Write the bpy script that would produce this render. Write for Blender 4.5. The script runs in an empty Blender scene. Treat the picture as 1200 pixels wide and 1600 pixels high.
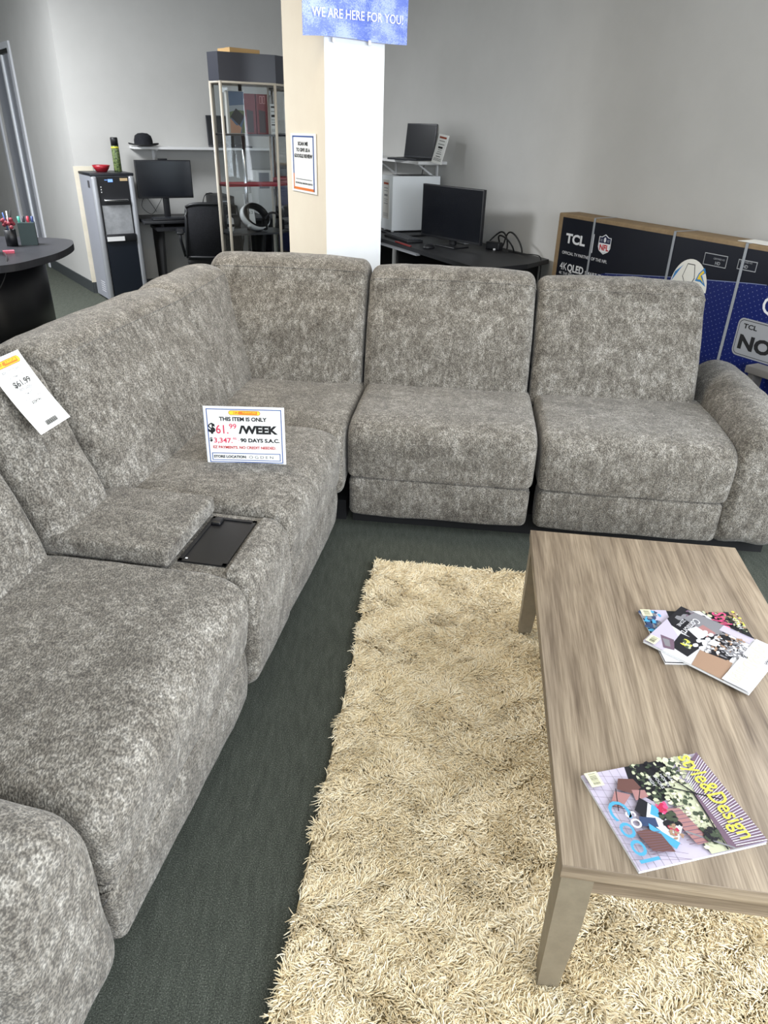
import bpy, bmesh, math, random
import numpy as np
from mathutils import Vector, Matrix, noise
random.seed(7); rng = np.random.default_rng(11)
S = bpy.context.scene
C = S.collection
R = math.radians

# ------------------------------------------------------------------ camera, world, lights, exposure
cam = bpy.data.cameras.new('camera'); camo = bpy.data.objects.new('camera', cam); C.objects.link(camo)
cam.sensor_fit = 'HORIZONTAL'; cam.sensor_width = 36; cam.lens = 1109*36/1200
cam.clip_start = .02
_D = Vector((-57, 2041, 1109)).normalized()                 # world down, seen in the camera's axes
_Y = (Vector((0, 0, 1)) - _D.z*_D).normalized(); _X = _D.cross(_Y)
camo.matrix_world = Matrix(((_X.x, -_X.y, -_X.z, 0), (_Y.x, -_Y.y, -_Y.z, 0), (-_D.x, _D.y, _D.z, 1.6), (0, 0, 0, 1)))
S.camera = camo
S.view_settings.view_transform = 'Standard'; S.view_settings.look = 'None'
S.view_settings.gamma = 1; S.view_settings.use_curve_mapping = False
S.view_settings.exposure = 0.55

world = bpy.data.worlds.new('world'); S.world = world; world.use_nodes = True
bg = world.node_tree.nodes['Background']; bg.inputs[0].default_value = (.80, .88, 1, 1); bg.inputs[1].default_value = 1.0

def area_light(name, loc, direction, sx, sy, power, col):
    l = bpy.data.lights.new(name, 'AREA'); l.shape = 'RECTANGLE'; l.size = sx; l.size_y = sy; l.energy = power; l.color = col
    o = bpy.data.objects.new(name, l); C.objects.link(o); o.location = loc
    o.rotation_euler = Vector(direction).to_track_quat('-Z', 'Y').to_euler(); return o
OX, OY = -.70, 8.81                                          # room corner behind the pillar
AX, AY = math.cos(R(28)), math.sin(R(28))                    # along the back wall
BX, BY = AY, -AX                                             # along the right wall, towards the camera
def ab(al, be, z=0): return Vector((OX+al*AX+be*BX, OY+al*AY+be*BY, z))
area_light('storefront_daylight', ab(-3.4, 10.75, 2.05), (-BX, -BY, -.16), 6.4, 1.25, 170, (.88, .94, 1))
area_light('right_window_daylight', ab(-.16, 9.0, 1.62), (-AX, -AY, -.08), 3.4, 1.8, 170, (.87, .93, 1))
area_light('side_fill_light', (-9.3, 3.6, 1.75), (1, .12, -.05), 4.2, 1.9, 62, (.90, .95, 1))  # unseen fill added to brighten the left wall; no window opening there
area_light('overhead_area_light', (-.9, 3.2, 2.92), (0, 0, -1), 2.4, .6, 28, (1, .88, .70))  # warm overhead fill added for the pillar's cream side, no fixture modelled
area_light('overhead_area_light', (-3.7, 5.4, 2.95), (0, 0, -1), 1.4, .8, 190, (.94, .97, 1))

# ------------------------------------------------------------------ material helpers
def srgb(r, g, b):
    f = lambda c: c/12.92 if c <= .04045 else ((c+.055)/1.055)**2.4
    return (f(r/255), f(g/255), f(b/255), 1)
MATS = {}
def mat(name, col, rough=.6, metal=0, spec=.5, emit=0, alpha=None):
    if name in MATS: return MATS[name]
    m = bpy.data.materials.new(name); m.use_nodes = True; p = m.node_tree.nodes['Principled BSDF']
    p.inputs['Base Color'].default_value = srgb(*col); p.inputs['Roughness'].default_value = rough
    p.inputs['Metallic'].default_value = metal; p.inputs['Specular IOR Level'].default_value = spec
    if emit: p.inputs['Emission Color'].default_value = srgb(*col); p.inputs['Emission Strength'].default_value = emit
    MATS[name] = m; return m
def nodes(m):
    nt = m.node_tree; return nt, nt.nodes, nt.links, nt.nodes['Principled BSDF']
def N(nt, t, **kw):
    n = nt.nodes.new(t)
    for k, v in kw.items():
        if k in n.inputs: n.inputs[k].default_value = v
        else: setattr(n, k, v)
    return n
def ramp(nt, stops):
    n = nt.nodes.new('ShaderNodeValToRGB'); e = n.color_ramp.elements
    while len(e) < len(stops): e.new(.5)
    for i, (p, c) in enumerate(stops): e[i].position = p; e[i].color = c
    return n
def coords(nt, scale=(1, 1, 1), rot=(0, 0, 0)):
    tc = nt.nodes.new('ShaderNodeTexCoord'); mp = nt.nodes.new('ShaderNodeMapping')
    mp.inputs['Scale'].default_value = scale; mp.inputs['Rotation'].default_value = rot
    nt.links.new(tc.outputs['Object'], mp.inputs['Vector']); return mp.outputs['Vector']
def mixc(nt, fac, a, b, mode='MIX'):
    n = nt.nodes.new('ShaderNodeMix'); n.data_type = 'RGBA'; n.blend_type = mode
    for s, v in ((0, fac), (6, a), (7, b)):
        if hasattr(v, 'links') or isinstance(v, bpy.types.NodeSocket): nt.links.new(v, n.inputs[s])
        else: n.inputs[s].default_value = v
    return n.outputs[2]
def bump(nt, h, strength, dist):
    b = nt.nodes.new('ShaderNodeBump'); b.inputs['Strength'].default_value = strength; b.inputs['Distance'].default_value = dist
    nt.links.new(h, b.inputs['Height']); nt.links.new(b.outputs[0], nt.nodes['Principled BSDF'].inputs['Normal'])

def m_fabric():
    m = mat('chenille', (150, 143, 134), .9, spec=.15); nt, n, l, p = nodes(m)
    v = coords(nt)
    big = N(nt, 'ShaderNodeTexNoise', Scale=11, Detail=9, Roughness=.78, Distortion=.3); l.new(v, big.inputs[0])
    v2 = coords(nt, (54, 54, 24), (0, 0, 0))
    st = N(nt, 'ShaderNodeTexNoise', Scale=1.0, Detail=5, Roughness=.7, Distortion=.5); l.new(v2, st.inputs[0])
    ma = N(nt, 'ShaderNodeMath', operation='ADD'); l.new(big.outputs[0], ma.inputs[0]); l.new(st.outputs[0], ma.inputs[1])
    mh = N(nt, 'ShaderNodeMath', operation='MULTIPLY'); l.new(ma.outputs[0], mh.inputs[0]); mh.inputs[1].default_value = .5
    rp = ramp(nt, [(.36, srgb(92, 86, 79)), (.50, srgb(134, 129, 121)), (.63, srgb(180, 176, 169))]); l.new(mh.outputs[0], rp.inputs[0])
    # weave: short slanted floats in two directions
    w1 = N(nt, 'ShaderNodeTexNoise', Scale=1, Detail=1.5, Roughness=.5); l.new(coords(nt, (270, 150, 200), (.3, .4, .78)), w1.inputs[0])
    wr = ramp(nt, [(.36, srgb(84, 80, 76)), (.50, srgb(182, 179, 174)), (.62, srgb(255, 253, 248))]); l.new(w1.outputs[0], wr.inputs[0])
    c = mixc(nt, .8, rp.outputs[0], wr.outputs[0], 'MULTIPLY')
    c = mixc(nt, .12, c, rp.outputs[0])
    l.new(c, p.inputs['Base Color'])
    p.inputs['Sheen Weight'].default_value = .18; p.inputs['Sheen Roughness'].default_value = .5
    bump(nt, w1.outputs[0], .5, .005)
    return m
def m_wood(name, base, axis='Y', dark=.55):
    m = mat(name, base, .42, spec=.4); nt, n, l, p = nodes(m)
    sc = (34, 1.6, 34) if axis == 'Y' else (1.6, 34, 34)
    a = N(nt, 'ShaderNodeTexNoise', Scale=1, Detail=5, Roughness=.62, Distortion=.55); l.new(coords(nt, sc), a.inputs[0])
    sc2 = (7, .8, 7) if axis == 'Y' else (.8, 7, 7)
    b = N(nt, 'ShaderNodeTexNoise', Scale=1, Detail=3, Roughness=.5, Distortion=1.2); l.new(coords(nt, sc2), b.inputs[0])
    sc3 = (260, 9, 260) if axis == 'Y' else (9, 260, 260)
    f = N(nt, 'ShaderNodeTexNoise', Scale=1, Detail=2); l.new(coords(nt, sc3), f.inputs[0])
    r1 = ramp(nt, [(.30, srgb(112, 98, 83)), (.5, srgb(150, 136, 118)), (.70, srgb(170, 156, 137))]); l.new(a.outputs[0], r1.inputs[0])
    r2 = ramp(nt, [(.35, srgb(208, 202, 197)), (.62, srgb(255, 251, 245))]); l.new(b.outputs[0], r2.inputs[0])
    r3 = ramp(nt, [(.35, srgb(206, 202, 198)), (.6, srgb(255, 255, 255))]); l.new(f.outputs[0], r3.inputs[0])
    c = mixc(nt, .75, r1.outputs[0], r2.outputs[0], 'MULTIPLY'); c = mixc(nt, .75, c, r3.outputs[0], 'MULTIPLY')
    l.new(c, p.inputs['Base Color']); bump(nt, f.outputs[0], .12, .001); return m
def m_noise(name, c1, c2, scale, rough=.8, bmp=.3, dist=.002, spec=.3, detail=4, metal=0):
    m = mat(name, c1, rough, metal, spec); nt, n, l, p = nodes(m)
    a = N(nt, 'ShaderNodeTexNoise', Scale=scale, Detail=detail, Roughness=.65); l.new(coords(nt), a.inputs[0])
    r = ramp(nt, [(.35, srgb(*c1)), (.65, srgb(*c2))]); l.new(a.outputs[0], r.inputs[0]); l.new(r.outputs[0], p.inputs['Base Color'])
    if bmp: bump(nt, a.outputs[0], bmp, dist)
    return m
FAB = m_fabric()
WOODY = m_wood('grey_oak_laminate', (152, 137, 119), 'Y'); WOODX = m_wood('grey_oak_laminate_edge', (152, 137, 119), 'X')
TAUPE = m_noise('taupe_metal', (124, 114, 97), (134, 124, 106), 30, .5, .05, .001)
BLACK = mat('black_plastic', (22, 23, 27), .45); BLACKM = mat('black_matte', (13, 13, 15), .8)
DGREY = mat('dark_grey_plastic', (38, 40, 46), .4); SCREEN = mat('screen_glass', (9, 12, 20), .22)
WHITE = mat('white_plastic', (224, 224, 224), .45); PAPER = mat('white_paper', (243, 243, 240), .7)
SILVER = mat('silver_plastic', (165, 167, 172), .35, .4); CHROME = mat('chrome', (215, 216, 220), .18, 1)
STEEL = m_noise('brushed_steel', (168, 170, 174), (190, 192, 196), 14, .35, 0, .001, .5, 3, .45)
INK = mat('black_ink', (18, 18, 20), .7); REDINK = mat('red_marker', (216, 60, 92), .7); REDTXT = mat('red_ink', (190, 52, 52), .7)
BLUEL = mat('blue_ink', (52, 84, 150), .7); GREYINK = mat('grey_ink', (125, 125, 128), .7)
ORANGE = mat('orange_logo', (226, 120, 44), .6); YEL = mat('yellow_logo', (250, 212, 62), .6); BROWN = mat('brown_logo', (150, 62, 30), .6)
RED = mat('red_plastic', (150, 28, 40), .35)
SHELFW = mat('white_shelf', (214, 214, 214), .5)

# ------------------------------------------------------------------ mesh helpers
class MB:
    def __init__(s): s.v = []; s.f = []; s.m = []; s.sm = []
    def add(s, vs, fs, mi=0, sm=False):
        o = len(s.v); s.v += [tuple(v) for v in vs]; s.f += [tuple(i+o for i in f) for f in fs]
        s.m += [mi]*len(fs); s.sm += [sm]*len(fs); return s
    def box(s, x0, x1, y0, y1, z0, z1, mi=0, M=None):
        vs = [Vector((x, y, z)) for z in (z0, z1) for y in (y0, y1) for x in (x0, x1)]
        if M: vs = [M @ v for v in vs]
        return s.add(vs, [(0, 2, 3, 1), (4, 5, 7, 6), (0, 1, 5, 4), (2, 6, 7, 3), (0, 4, 6, 2), (1, 3, 7, 5)], mi)
    def rbox(s, x0, x1, y0, y1, z0, z1, r=.01, mi=0, M=None, seg=3):
        bm = bmesh.new(); bmesh.ops.create_cube(bm, size=1)
        for v in bm.verts: v.co = Vector(((x0+x1)/2+v.co.x*(x1-x0), (y0+y1)/2+v.co.y*(y1-y0), (z0+z1)/2+v.co.z*(z1-z0)))
        bmesh.ops.bevel(bm, geom=list(bm.edges), offset=r, segments=seg, profile=.5, affect='EDGES')
        bm.verts.index_update(); vs = [v.co.copy() for v in bm.verts]
        if M: vs = [M @ v for v in vs]
        s.add(vs, [[v.index for v in f.verts] for f in bm.faces], mi, True); bm.free(); return s
    def prism(s, pts, z0, z1, mi=0, M=None, sm=False):
        n = len(pts); vs = [Vector((x, y, z0)) for x, y in pts]+[Vector((x, y, z1)) for x, y in pts]
        if M: vs = [M @ v for v in vs]
        s.add(vs, [tuple(range(n))[::-1], tuple(range(n, 2*n))], mi)
        return s.add(vs, [(i, (i+1) % n, n+(i+1) % n, n+i) for i in range(n)], mi, sm)
    def poly(s, pts, z=0, mi=0, M=None):
        vs = [Vector((x, y, z)) for x, y in pts]
        if M: vs = [M @ v for v in vs]
        return s.add(vs, [tuple(range(len(pts)))], mi)
    def rect(s, x0, y0, x1, y1, z=0, mi=0): return s.poly([(x0, y0), (x1, y0), (x1, y1), (x0, y1)], z, mi)
    def frame(s, x0, y0, x1, y1, t, z=0, mi=0):
        s.rect(x0, y0, x1, y0+t, z, mi); s.rect(x0, y1-t, x1, y1, z, mi); s.rect(x0, y0+t, x0+t, y1-t, z, mi); return s.rect(x1-t, y0+t, x1, y1-t, z, mi)
    def lathe(s, prof, c=(0, 0, 0), n=24, mi=0, M=None, sm=True):
        vs = []
        for r, z in prof:
            for i in range(n):
                a = 2*math.pi*i/n; vs.append(Vector((c[0]+r*math.cos(a), c[1]+r*math.sin(a), c[2]+z)))
        if M: vs = [M @ v for v in vs]
        fs = [(k*n+i, k*n+(i+1) % n, (k+1)*n+(i+1) % n, (k+1)*n+i) for k in range(len(prof)-1) for i in range(n)]
        s.add(vs, fs, mi, sm); return s.add(vs, [tuple(range(n))[::-1], tuple(range((len(prof)-1)*n, len(prof)*n))], mi)
    def tube(s, pts, r, mi=0, n=8, closed=False, M=None):
        P = [Vector(p) for p in pts]
        if M: P = [M @ p for p in P]
        vs = []; up = Vector((.12, .07, 1)).normalized(); L = len(P)
        for i, p in enumerate(P):
            t = (P[(i+1) % L]-P[i-1]) if closed else (P[min(i+1, L-1)]-P[max(i-1, 0)])
            t = t.normalized() if t.length > 1e-9 else Vector((0, 0, 1))
            a = t.cross(up)
            if a.length < .05: a = t.cross(Vector((1, 0, 0)))
            a.normalize(); b = a.cross(t).normalized()
            rr = r[i] if isinstance(r, (list, tuple)) else r
            vs += [p+rr*(math.cos(2*math.pi*k/n)*a+math.sin(2*math.pi*k/n)*b) for k in range(n)]
        rg = range(L if closed else L-1)
        s.add(vs, [(i*n+k, i*n+(k+1) % n, ((i+1) % L)*n+(k+1) % n, ((i+1) % L)*n+k) for i in rg for k in range(n)], mi, True)
        if not closed: s.add(vs, [tuple(range(n))[::-1], tuple(range((L-1)*n, L*n))], mi)
        return s
    def build(s, name, mats, parent=None):
        me = bpy.data.meshes.new(name); me.from_pydata(s.v, [], s.f)
        for m in (mats if isinstance(mats, (list, tuple)) else [mats]): me.materials.append(m)
        me.polygons.foreach_set('material_index', s.m); me.polygons.foreach_set('use_smooth', s.sm)
        bm = bmesh.new(); bm.from_mesh(me); bmesh.ops.remove_doubles(bm, verts=bm.verts, dist=1e-6) if len(s.v) < 60000 and not getattr(s, 'flat', 0) else None
        bmesh.ops.recalc_face_normals(bm, faces=bm.faces) if not getattr(s, 'flat', 0) else None
        bm.to_mesh(me); bm.free(); me.update()
        o = bpy.data.objects.new(name, me); C.objects.link(o)
        if parent: o.parent = parent
        return o
def flatMB():
    m = MB(); m.flat = 1; return m
def tag(o, label=None, cat=None, group=None, kind=None):
    for k, v in (('label', label), ('category', cat), ('group', group), ('kind', kind)):
        if v: o[k] = v
    return o
def thing(name, label, cat, loc=(0, 0, 0), rotz=0, group=None, M=None):
    o = bpy.data.objects.new(name, None); C.objects.link(o); o.empty_display_size = .1
    if M is not None: o.matrix_world = M
    else: o.location = loc; o.rotation_euler = (0, 0, rotz)
    return tag(o, label, cat, group)
def struct(name, mb, m, parent=None):
    o = mb.build(name, m, parent)
    if parent is None: o['kind'] = 'structure'
    return o
def copy_tree(o, parent=None):
    c = o.copy(); C.objects.link(c); c.parent = parent
    for ch in [x for x in bpy.data.objects if x.parent == o]: copy_tree(ch, c)
    return c
def smooth_loop(P, per=6, closed=True):
    out = []; n = len(P)
    for i in range(n if closed else n-1):
        p0, p1, p2, p3 = (P[(i-1) % n], P[i], P[(i+1) % n], P[(i+2) % n]) if closed else (P[max(i-1, 0)], P[i], P[i+1], P[min(i+2, n-1)])
        for k in range(per):
            t = k/per
            out.append(tuple(.5*((2*b)+(-a+c)*t+(2*a-5*b+4*c-d)*t*t+(-a+3*b-3*c+d)*t**3) for a, b, c, d in zip(p0, p1, p2, p3)))
    if not closed: out.append(tuple(P[-1]))
    return out

# text laid on a sheet: many strings in one mesh, in the sheet's own x/y
class TX:
    def __init__(s): s.mb = flatMB()
    def t(s, body, x, y, size, mi=0, bold=0, w=None, align='LEFT', shear=0, rot=0, z=.0009, sp=1.0):
        cu = bpy.data.curves.new('t', 'FONT'); cu.body = body; cu.size = size; cu.align_x = align
        cu.offset = bold*size; cu.shear = shear; cu.resolution_u = 3; cu.space_character = sp
        o = bpy.data.objects.new('t', cu); C.objects.link(o); dg = bpy.context.evaluated_depsgraph_get()
        me = bpy.data.meshes.new_from_object(o.evaluated_get(dg)); k = 1
        vs = [v.co.copy() for v in me.vertices]
        if vs:
            xs = [v.x for v in vs]
            if w: k = w/(max(xs)-min(xs))
            c, sn = math.cos(rot), math.sin(rot)
            vs = [(x+c*v.x*k-sn*v.y, y+sn*v.x*k+c*v.y, z) for v in vs]
            s.mb.add(vs, [tuple(p.vertices) for p in me.polygons], mi)
        bpy.data.objects.remove(o); bpy.data.meshes.remove(me); bpy.data.curves.remove(cu)
    def build(s, name, mats, parent): return s.mb.build(name, mats, parent)
def frameM(o, x, y):                                         # matrix from origin, x axis, y axis
    x = Vector(x).normalized(); y = Vector(y); y = (y-x*x.dot(y)).normalized(); z = x.cross(y); o = Vector(o)
    return Matrix(((x.x, y.x, z.x, o.x), (x.y, y.y, z.y, o.y), (x.z, y.z, z.z, o.z), (0, 0, 0, 1)))
def pill(mb, cx, cy, w, h, z, mi):
    r = h/2; pts = [(cx+w/2-r+r*math.cos(R(a)), cy+r*math.sin(R(a))) for a in range(-90, 91, 15)]+[(cx-w/2+r+r*math.cos(R(a)), cy+r*math.sin(R(a))) for a in range(90, 271, 15)]
    mb.poly(pts, z, mi)
def ez_logo(parent, cx, cy, w, h):
    lg = flatMB(); pill(lg, cx, cy, w, h, .0008, 0); pill(lg, cx, cy, w*.975, h*.84, .0011, 1)
    lg.rect(cx-w*.34, cy-h*.33, cx+w*.40, cy+h*.33, .0013, 2)
    t = TX(); t.t('EZ', cx-w*.33, cy-h*.3, h*.9, 1, .03, z=.0017); t.t('FURNITURE', cx-w*.06, cy-h*.05, h*.42, 1, .03, w=w*.42, z=.0017)
    lg.add(t.mb.v, t.mb.f, 1); lg.build('logo', [BROWN, YEL, ORANGE], parent)

# ------------------------------------------------------------------ the setting
WALL = m_noise('wall_paint', (181, 180, 177), (185, 184, 181), 3, .75, .04, .003)
CARPET = mat('carpet', (62, 66, 62), .95, spec=.1)
def _carpet():
    nt, n, l, p = nodes(CARPET)
    a = N(nt, 'ShaderNodeTexNoise', Scale=330, Detail=3, Roughness=.7); l.new(coords(nt), a.inputs[0])
    b = N(nt, 'ShaderNodeTexNoise', Scale=1, Detail=4, Roughness=.6); l.new(coords(nt, (60, 12, 10), (0, 0, .5)), b.inputs[0])
    r = ramp(nt, [(.32, srgb(50, 53, 48)), (.55, srgb(86, 90, 82)), (.74, srgb(140, 143, 132))]); l.new(a.outputs[0], r.inputs[0])
    r2 = ramp(nt, [(.3, srgb(205, 205, 205)), (.7, srgb(255, 255, 255))]); l.new(b.outputs[0], r2.inputs[0])
    l.new(mixc(nt, .8, r.outputs[0], r2.outputs[0], 'MULTIPLY'), p.inputs['Base Color']); bump(nt, a.outputs[0], .8, .004)
_carpet()
PILLAR = m_noise('cream_paint', (228, 216, 196), (231, 220, 200), 4, .7, .04, .002)
PWHITE = m_noise('white_board', (246, 249, 252), (250, 252, 254), 5, .6, .03, .002)
BASEB = mat('rubber_baseboard', (58, 62, 64), .5)
mb = MB(); mb.box(-9.5, 6.5, -6, 15, -.1, 0); struct('floor', mb, CARPET)
mb = MB(); mb.box(-9.5, 6.5, -6, 15, 3.05, 3.15); struct('ceiling', mb, mat('ceiling_white', (215, 215, 212), .9))
MA = Matrix.Translation((OX, OY, 0)) @ Matrix.Rotation(R(28), 4, 'Z')     # local x along back wall, y into it
MBw = Matrix.Translation((OX, OY, 0)) @ Matrix.Rotation(R(-62), 4, 'Z')   # local x along right wall towards camera, y into it
mb = MB(); mb.box(-2.684, .15, 0, .12, 0, 3.05, M=MA); struct('wall_back', mb, WALL)
mb = MB(); mb.box(-.1, 7.25, 0, .12, 0, 3.05, M=MBw); mb.box(7.25, 10.75, 0, .12, 0, .7, M=MBw); mb.box(7.25, 10.75, 0, .12, 2.55, 3.05, M=MBw); mb.box(10.75, 12.2, 0, .12, 0, 3.05, M=MBw); struct('wall_right', mb, WALL)
mb = MB()
for i in range(4): mb.box(7.25+i*1.15, 7.30+i*1.15, .02, .09, .7, 2.55, M=MBw)
struct('window_2', mb, mat('alu_mullion', (160, 160, 162), .4, .6))
# left wall running away from the outside corner, with its doorway
LP = Vector((-3.07, 7.55, 0)); Ld = Vector((-.602, .799, 0)); Ln = Vector((.799, .602, 0))
ML = frameM(LP, Ld, Ln)                                      # x away along wall, y into the wall, z = x × y
if (ML.to_3x3() @ Vector((0, 0, 1))).z < 0:
    ML = Matrix(((Ld.x, Ln.x, 0, LP.x), (Ld.y, Ln.y, 0, LP.y), (0, 0, 1, 0), (0, 0, 0, 1)))
mb = MB(); mb.box(0, 1.80, 0, .12, 0, 3.05, M=ML); mb.box(1.80, 2.9, 0, .12, 2.24, 3.05, M=ML); mb.box(2.9, 6.2, 0, .12, 0, 3.05, M=ML)
struct('wall_left', mb, WALL)
mb = MB(); mb.box(0, 1.72, -.012, 0, 0, .11, M=ML); struct('baseboard_left', mb, BASEB)
mb = MB(); mb.box(-2.684, 0, -.012, 0, 0, .11, M=MA); struct('baseboard_back', mb, BASEB)
mb = MB(); mb.box(0, 12, -.012, 0, 0, .11, M=MBw); struct('baseboard_right', mb, BASEB)
mb = MB(); mb.box(-2.70, -2.52, -.004, 0, .11, 1.19, M=MA); struct('trim_1', mb, m_noise('bare_drywall', (205, 198, 180), (216, 208, 192), 6, .8, .05))
# doorway: casing, reveal and grey leaf
mb = MB(); mb.box(1.72, 1.80, -.02, .03, 0, 2.30, M=ML); mb.box(1.80, 2.98, -.02, .03, 2.24, 2.30, M=ML); mb.box(2.9, 2.98, -.02, .03, 0, 2.24, M=ML)
dr = struct('door_1', mb, mat('door_casing', (205, 207, 212), .4))
mb = MB(); mb.box(1.80, 1.95, .06, .11, 0, 2.24, M=ML); mb.build('reveal_shade', mat('door_shadow', (44, 46, 58), .6), dr)  # dark strip standing in for the shadow inside the door reveal
mb = MB(); mb.box(1.95, 2.9, .03, .08, 0, 2.2, M=ML); mb.build('door_leaf', mat('door_grey', (132, 136, 146), .35), dr)
mb = MB(); mb.box(2.30, 2.36, .01, .03, 0, 2.2, M=ML); mb.build('door_pale_strip', mat('door_strip', (245, 248, 252), .25), dr)  # near-white upright strip on the door leaf
mb = MB(); mb.box(2.02, 2.16, .02, .035, 0, 2.2, M=ML); mb.build('door_rail', mat('door_rail', (150, 153, 160), .35), dr)
# far walls and the storefront behind the camera
mb = MB(); mb.box(-9.5, -9.4, -6, 15, 0, 3.05); mb.box(-9.5, 6.5, 14.9, 15, 0, 3.05); struct('wall_far', mb, WALL)
mb = MB()
for x0, x1 in ((-9.2, -7.8), (-.7, .1)): mb.box(x0, x1, -11.12, -11, 0, 3.05, M=MA)
mb.box(-7.8, -.7, -11.12, -11, 0, 1.38, M=MA); mb.box(-7.8, -.7, -11.12, -11, 2.72, 3.05, M=MA); struct('wall_storefront', mb, WALL)
mb = MB()
for i in range(6): mb.box(-7.8+i*1.41, -7.75+i*1.41, -11.08, -11.0, 1.38, 2.72, M=MA)
struct('window_1', mb, mat('alu_mullion', (160, 160, 162), .4, .6))

# pillar
P0 = ab(-1.769, 4.0); MP = Matrix.Translation(P0) @ Matrix.Rotation(R(28), 4, 'Z')
mb = MB(); mb.box(0, .354, 0, .625, 0, 3.05); o = mb.build('pillar', PILLAR); o.matrix_world = MP; tag(o, kind='structure'); o.name = 'trim_2'
mb = MB(); mb.box(0, .356, -.006, 0, 0, 3.05); o = mb.build('trim_3', PWHITE); o.matrix_world = MP; tag(o, kind='structure')

# ------------------------------------------------------------------ sectional sofa
SL = Vector((-.2, 2.79, 0))
sofa = thing('sectional_sofa', 'large grey chenille corner sectional sofa with console and rolled arms around the shag rug', 'sofa', SL)
def fr(o, w, d): return (Vector(o), Vector(w), Vector(d))
FL = fr((-.205, 2.79, 0), (-.1688, -.9856, 0), (-.9856, .1688, 0))       # run on the left, w towards the camera
FR = fr((-.18, 2.805, 0), (.9945, -.1045, 0), (.1045, .9945, 0))         # run along the back, w to the right
def loft(name, prof, w0, w1, F, r=.05, crown=.0, seed=0, per=6, seg=7, mid=18, amp=.004, parent=None, mapf=None, m=None, r1=None, taper=None, cen=False, welt=None, rs=False):
    P0_ = list(prof)
    P = smooth_loop(prof, per); n = len(P)
    ar = sum(P[i][0]*P[(i+1) % n][1]-P[(i+1) % n][0]*P[i][1] for i in range(n))
    if ar < 0:
        P = P[::-1]; welt = None if welt is None else n-1-welt
    nm = []
    for i in range(n):
        tx, ty = P[(i+1) % n][0]-P[i-1][0], P[(i+1) % n][1]-P[i-1][1]; L = math.hypot(tx, ty) or 1; nm.append((ty/L, -tx/L))
    r1 = r if r1 is None else r1
    st = []
    for k in range(seg): a = math.pi/2*k/seg; st.append((w0+r*(1-math.sin(a)) if 0 else w0+r*(1-math.cos(a)), r*(1-math.sin(a))))
    for k in range(mid+1): st.append((w0+r+(w1-r1-w0-r)*k/mid, 0))
    for k in range(1, seg+1): a = math.pi/2*k/seg; st.append((w1-r1+r1*math.sin(a), r1*(1-math.cos(a))))
    O, W, D = F; V = []; cx_c = sum(p[0] for p in P)/n; cz_c = sum(p[1] for p in P)/n
    for (w, e) in st:
        t = (w-w0)/(w1-w0); cr = crown*(1-abs(2*t-1)**4)
        for (d, z), (nx, nz) in zip(P, nm):
            dd = cr-e+amp*noise.noise(Vector((w*6+seed*7, d*6, z*6)))+amp*.5*noise.noise(Vector((w*17+seed, d*17, z*17)))
            q = (d+nx*dd, z+nz*dd, w) if not cen else (d+(cx_c-d)*e/.15+nx*(dd+e), z+(cz_c-z)*e*.8/.25+nz*(dd+e), w)
            if taper: q = taper(*q)
            V.append(O+W*q[2]+D*q[0]+Vector((0, 0, q[1]))-SL)
    mb = MB(); K = len(st)
    mb.add(V, [(i*n+k, i*n+(k+1) % n, (i+1)*n+(k+1) % n, (i+1)*n+k) for i in range(K-1) for k in range(n)], 0, True)
    for ring in (0, K-1):
        c = sum((V[ring*n+k] for k in range(n)), Vector())/n
        mb.add([V[ring*n+k] for k in range(n)]+[c], [(k, (k+1) % n, n) for k in range(n)], 0, True)
    o = mb.build(name, m or FAB, parent or sofa)
    if welt is not None:
        wb = MB(); wb.tube([V[i*n+welt]+(V[i*n+welt]-V[i*n+(welt+2) % n]).cross(W).normalized()*0 for i in range(1, K-1)], .0032, n=6); wb.build('piping', FAB, o)
    return o
def seam(name, pts, w0, w1, F, parent, r=.0028):
    O, W, D = F; mb = MB()
    mb.tube([O+W*(w0+(w1-w0)*i/14)+D*pts[0]+Vector((0, 0, pts[1]))-SL for i in range(15)], r, n=6)
    return mb.build(name, FAB, parent)
def curve_tube(name, P3, parent, r=.003, m=None):
    mb = MB(); mb.tube([Vector(p)-SL for p in P3], r, n=6); return mb.build(name, m or FAB, parent)
SEATP = [(-.004, .262), (-.020, .275), (-.026, .33), (-.032, .40), (-.024, .448), (.002, .480), (.05, .497), (.14, .504), (.40, .502), (.60, .492), (.66, .46), (.67, .36), (.66, .27), (.35, .255), (.08, .255)]
PANP = [(.0, .072), (-.012, .09), (-.018, .17), (-.016, .232), (.0, .251), (.10, .252), (.12, .17), (.10, .07), (.04, .066)]
def backp(top=1.0, b=.535, dt=.78, lean=0, bulge=.0):
    k = top
    return [(b+.0, .44), (b-.004, .50), (b+.022-bulge, .60), (b+.072-bulge, k-.25), (dt-.098, k-.11), (dt-.068, k-.04), (dt-.025, k-.010), (dt+.05, k), (dt+.13, k-.03), (dt+.165, k-.12), (dt+.175, .70), (dt+.17, .45), (dt+.10, .40), (b+.1, .395)]
def seat_unit(F, w0, w1, seed, prof=SEATP, panel=True):
    s = loft('seat_cushion', prof, w0+.002, w1-.002, F, .032, .008, seed, parent=sofa)
    if panel: loft('footrest_panel', PANP, w0+.008, w1-.008, F, .03, .004, seed+3, parent=sofa)
    return s
def back_unit(F, w0, w1, seed, top=1.0, bulge=.0, dt=.78, b=.535, taper=None):
    per_ = 6; p = backp(top, b, dt, bulge=bulge)
    o = loft('back_cushion', p, w0+.003, w1-.003, F, .045, .016, seed, parent=sofa, amp=.005, taper=taper, welt=per_*5)
    O, W, D = F
    pts = [O+W*(w0+.05+(w1-w0-.1)*i/16)+D*(dt-.045+.002*math.sin(i*2.1))+Vector((0, 0, top+.012-(.012 if i in (0, 16) else 0))) for i in range(17)]
    return o
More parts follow.
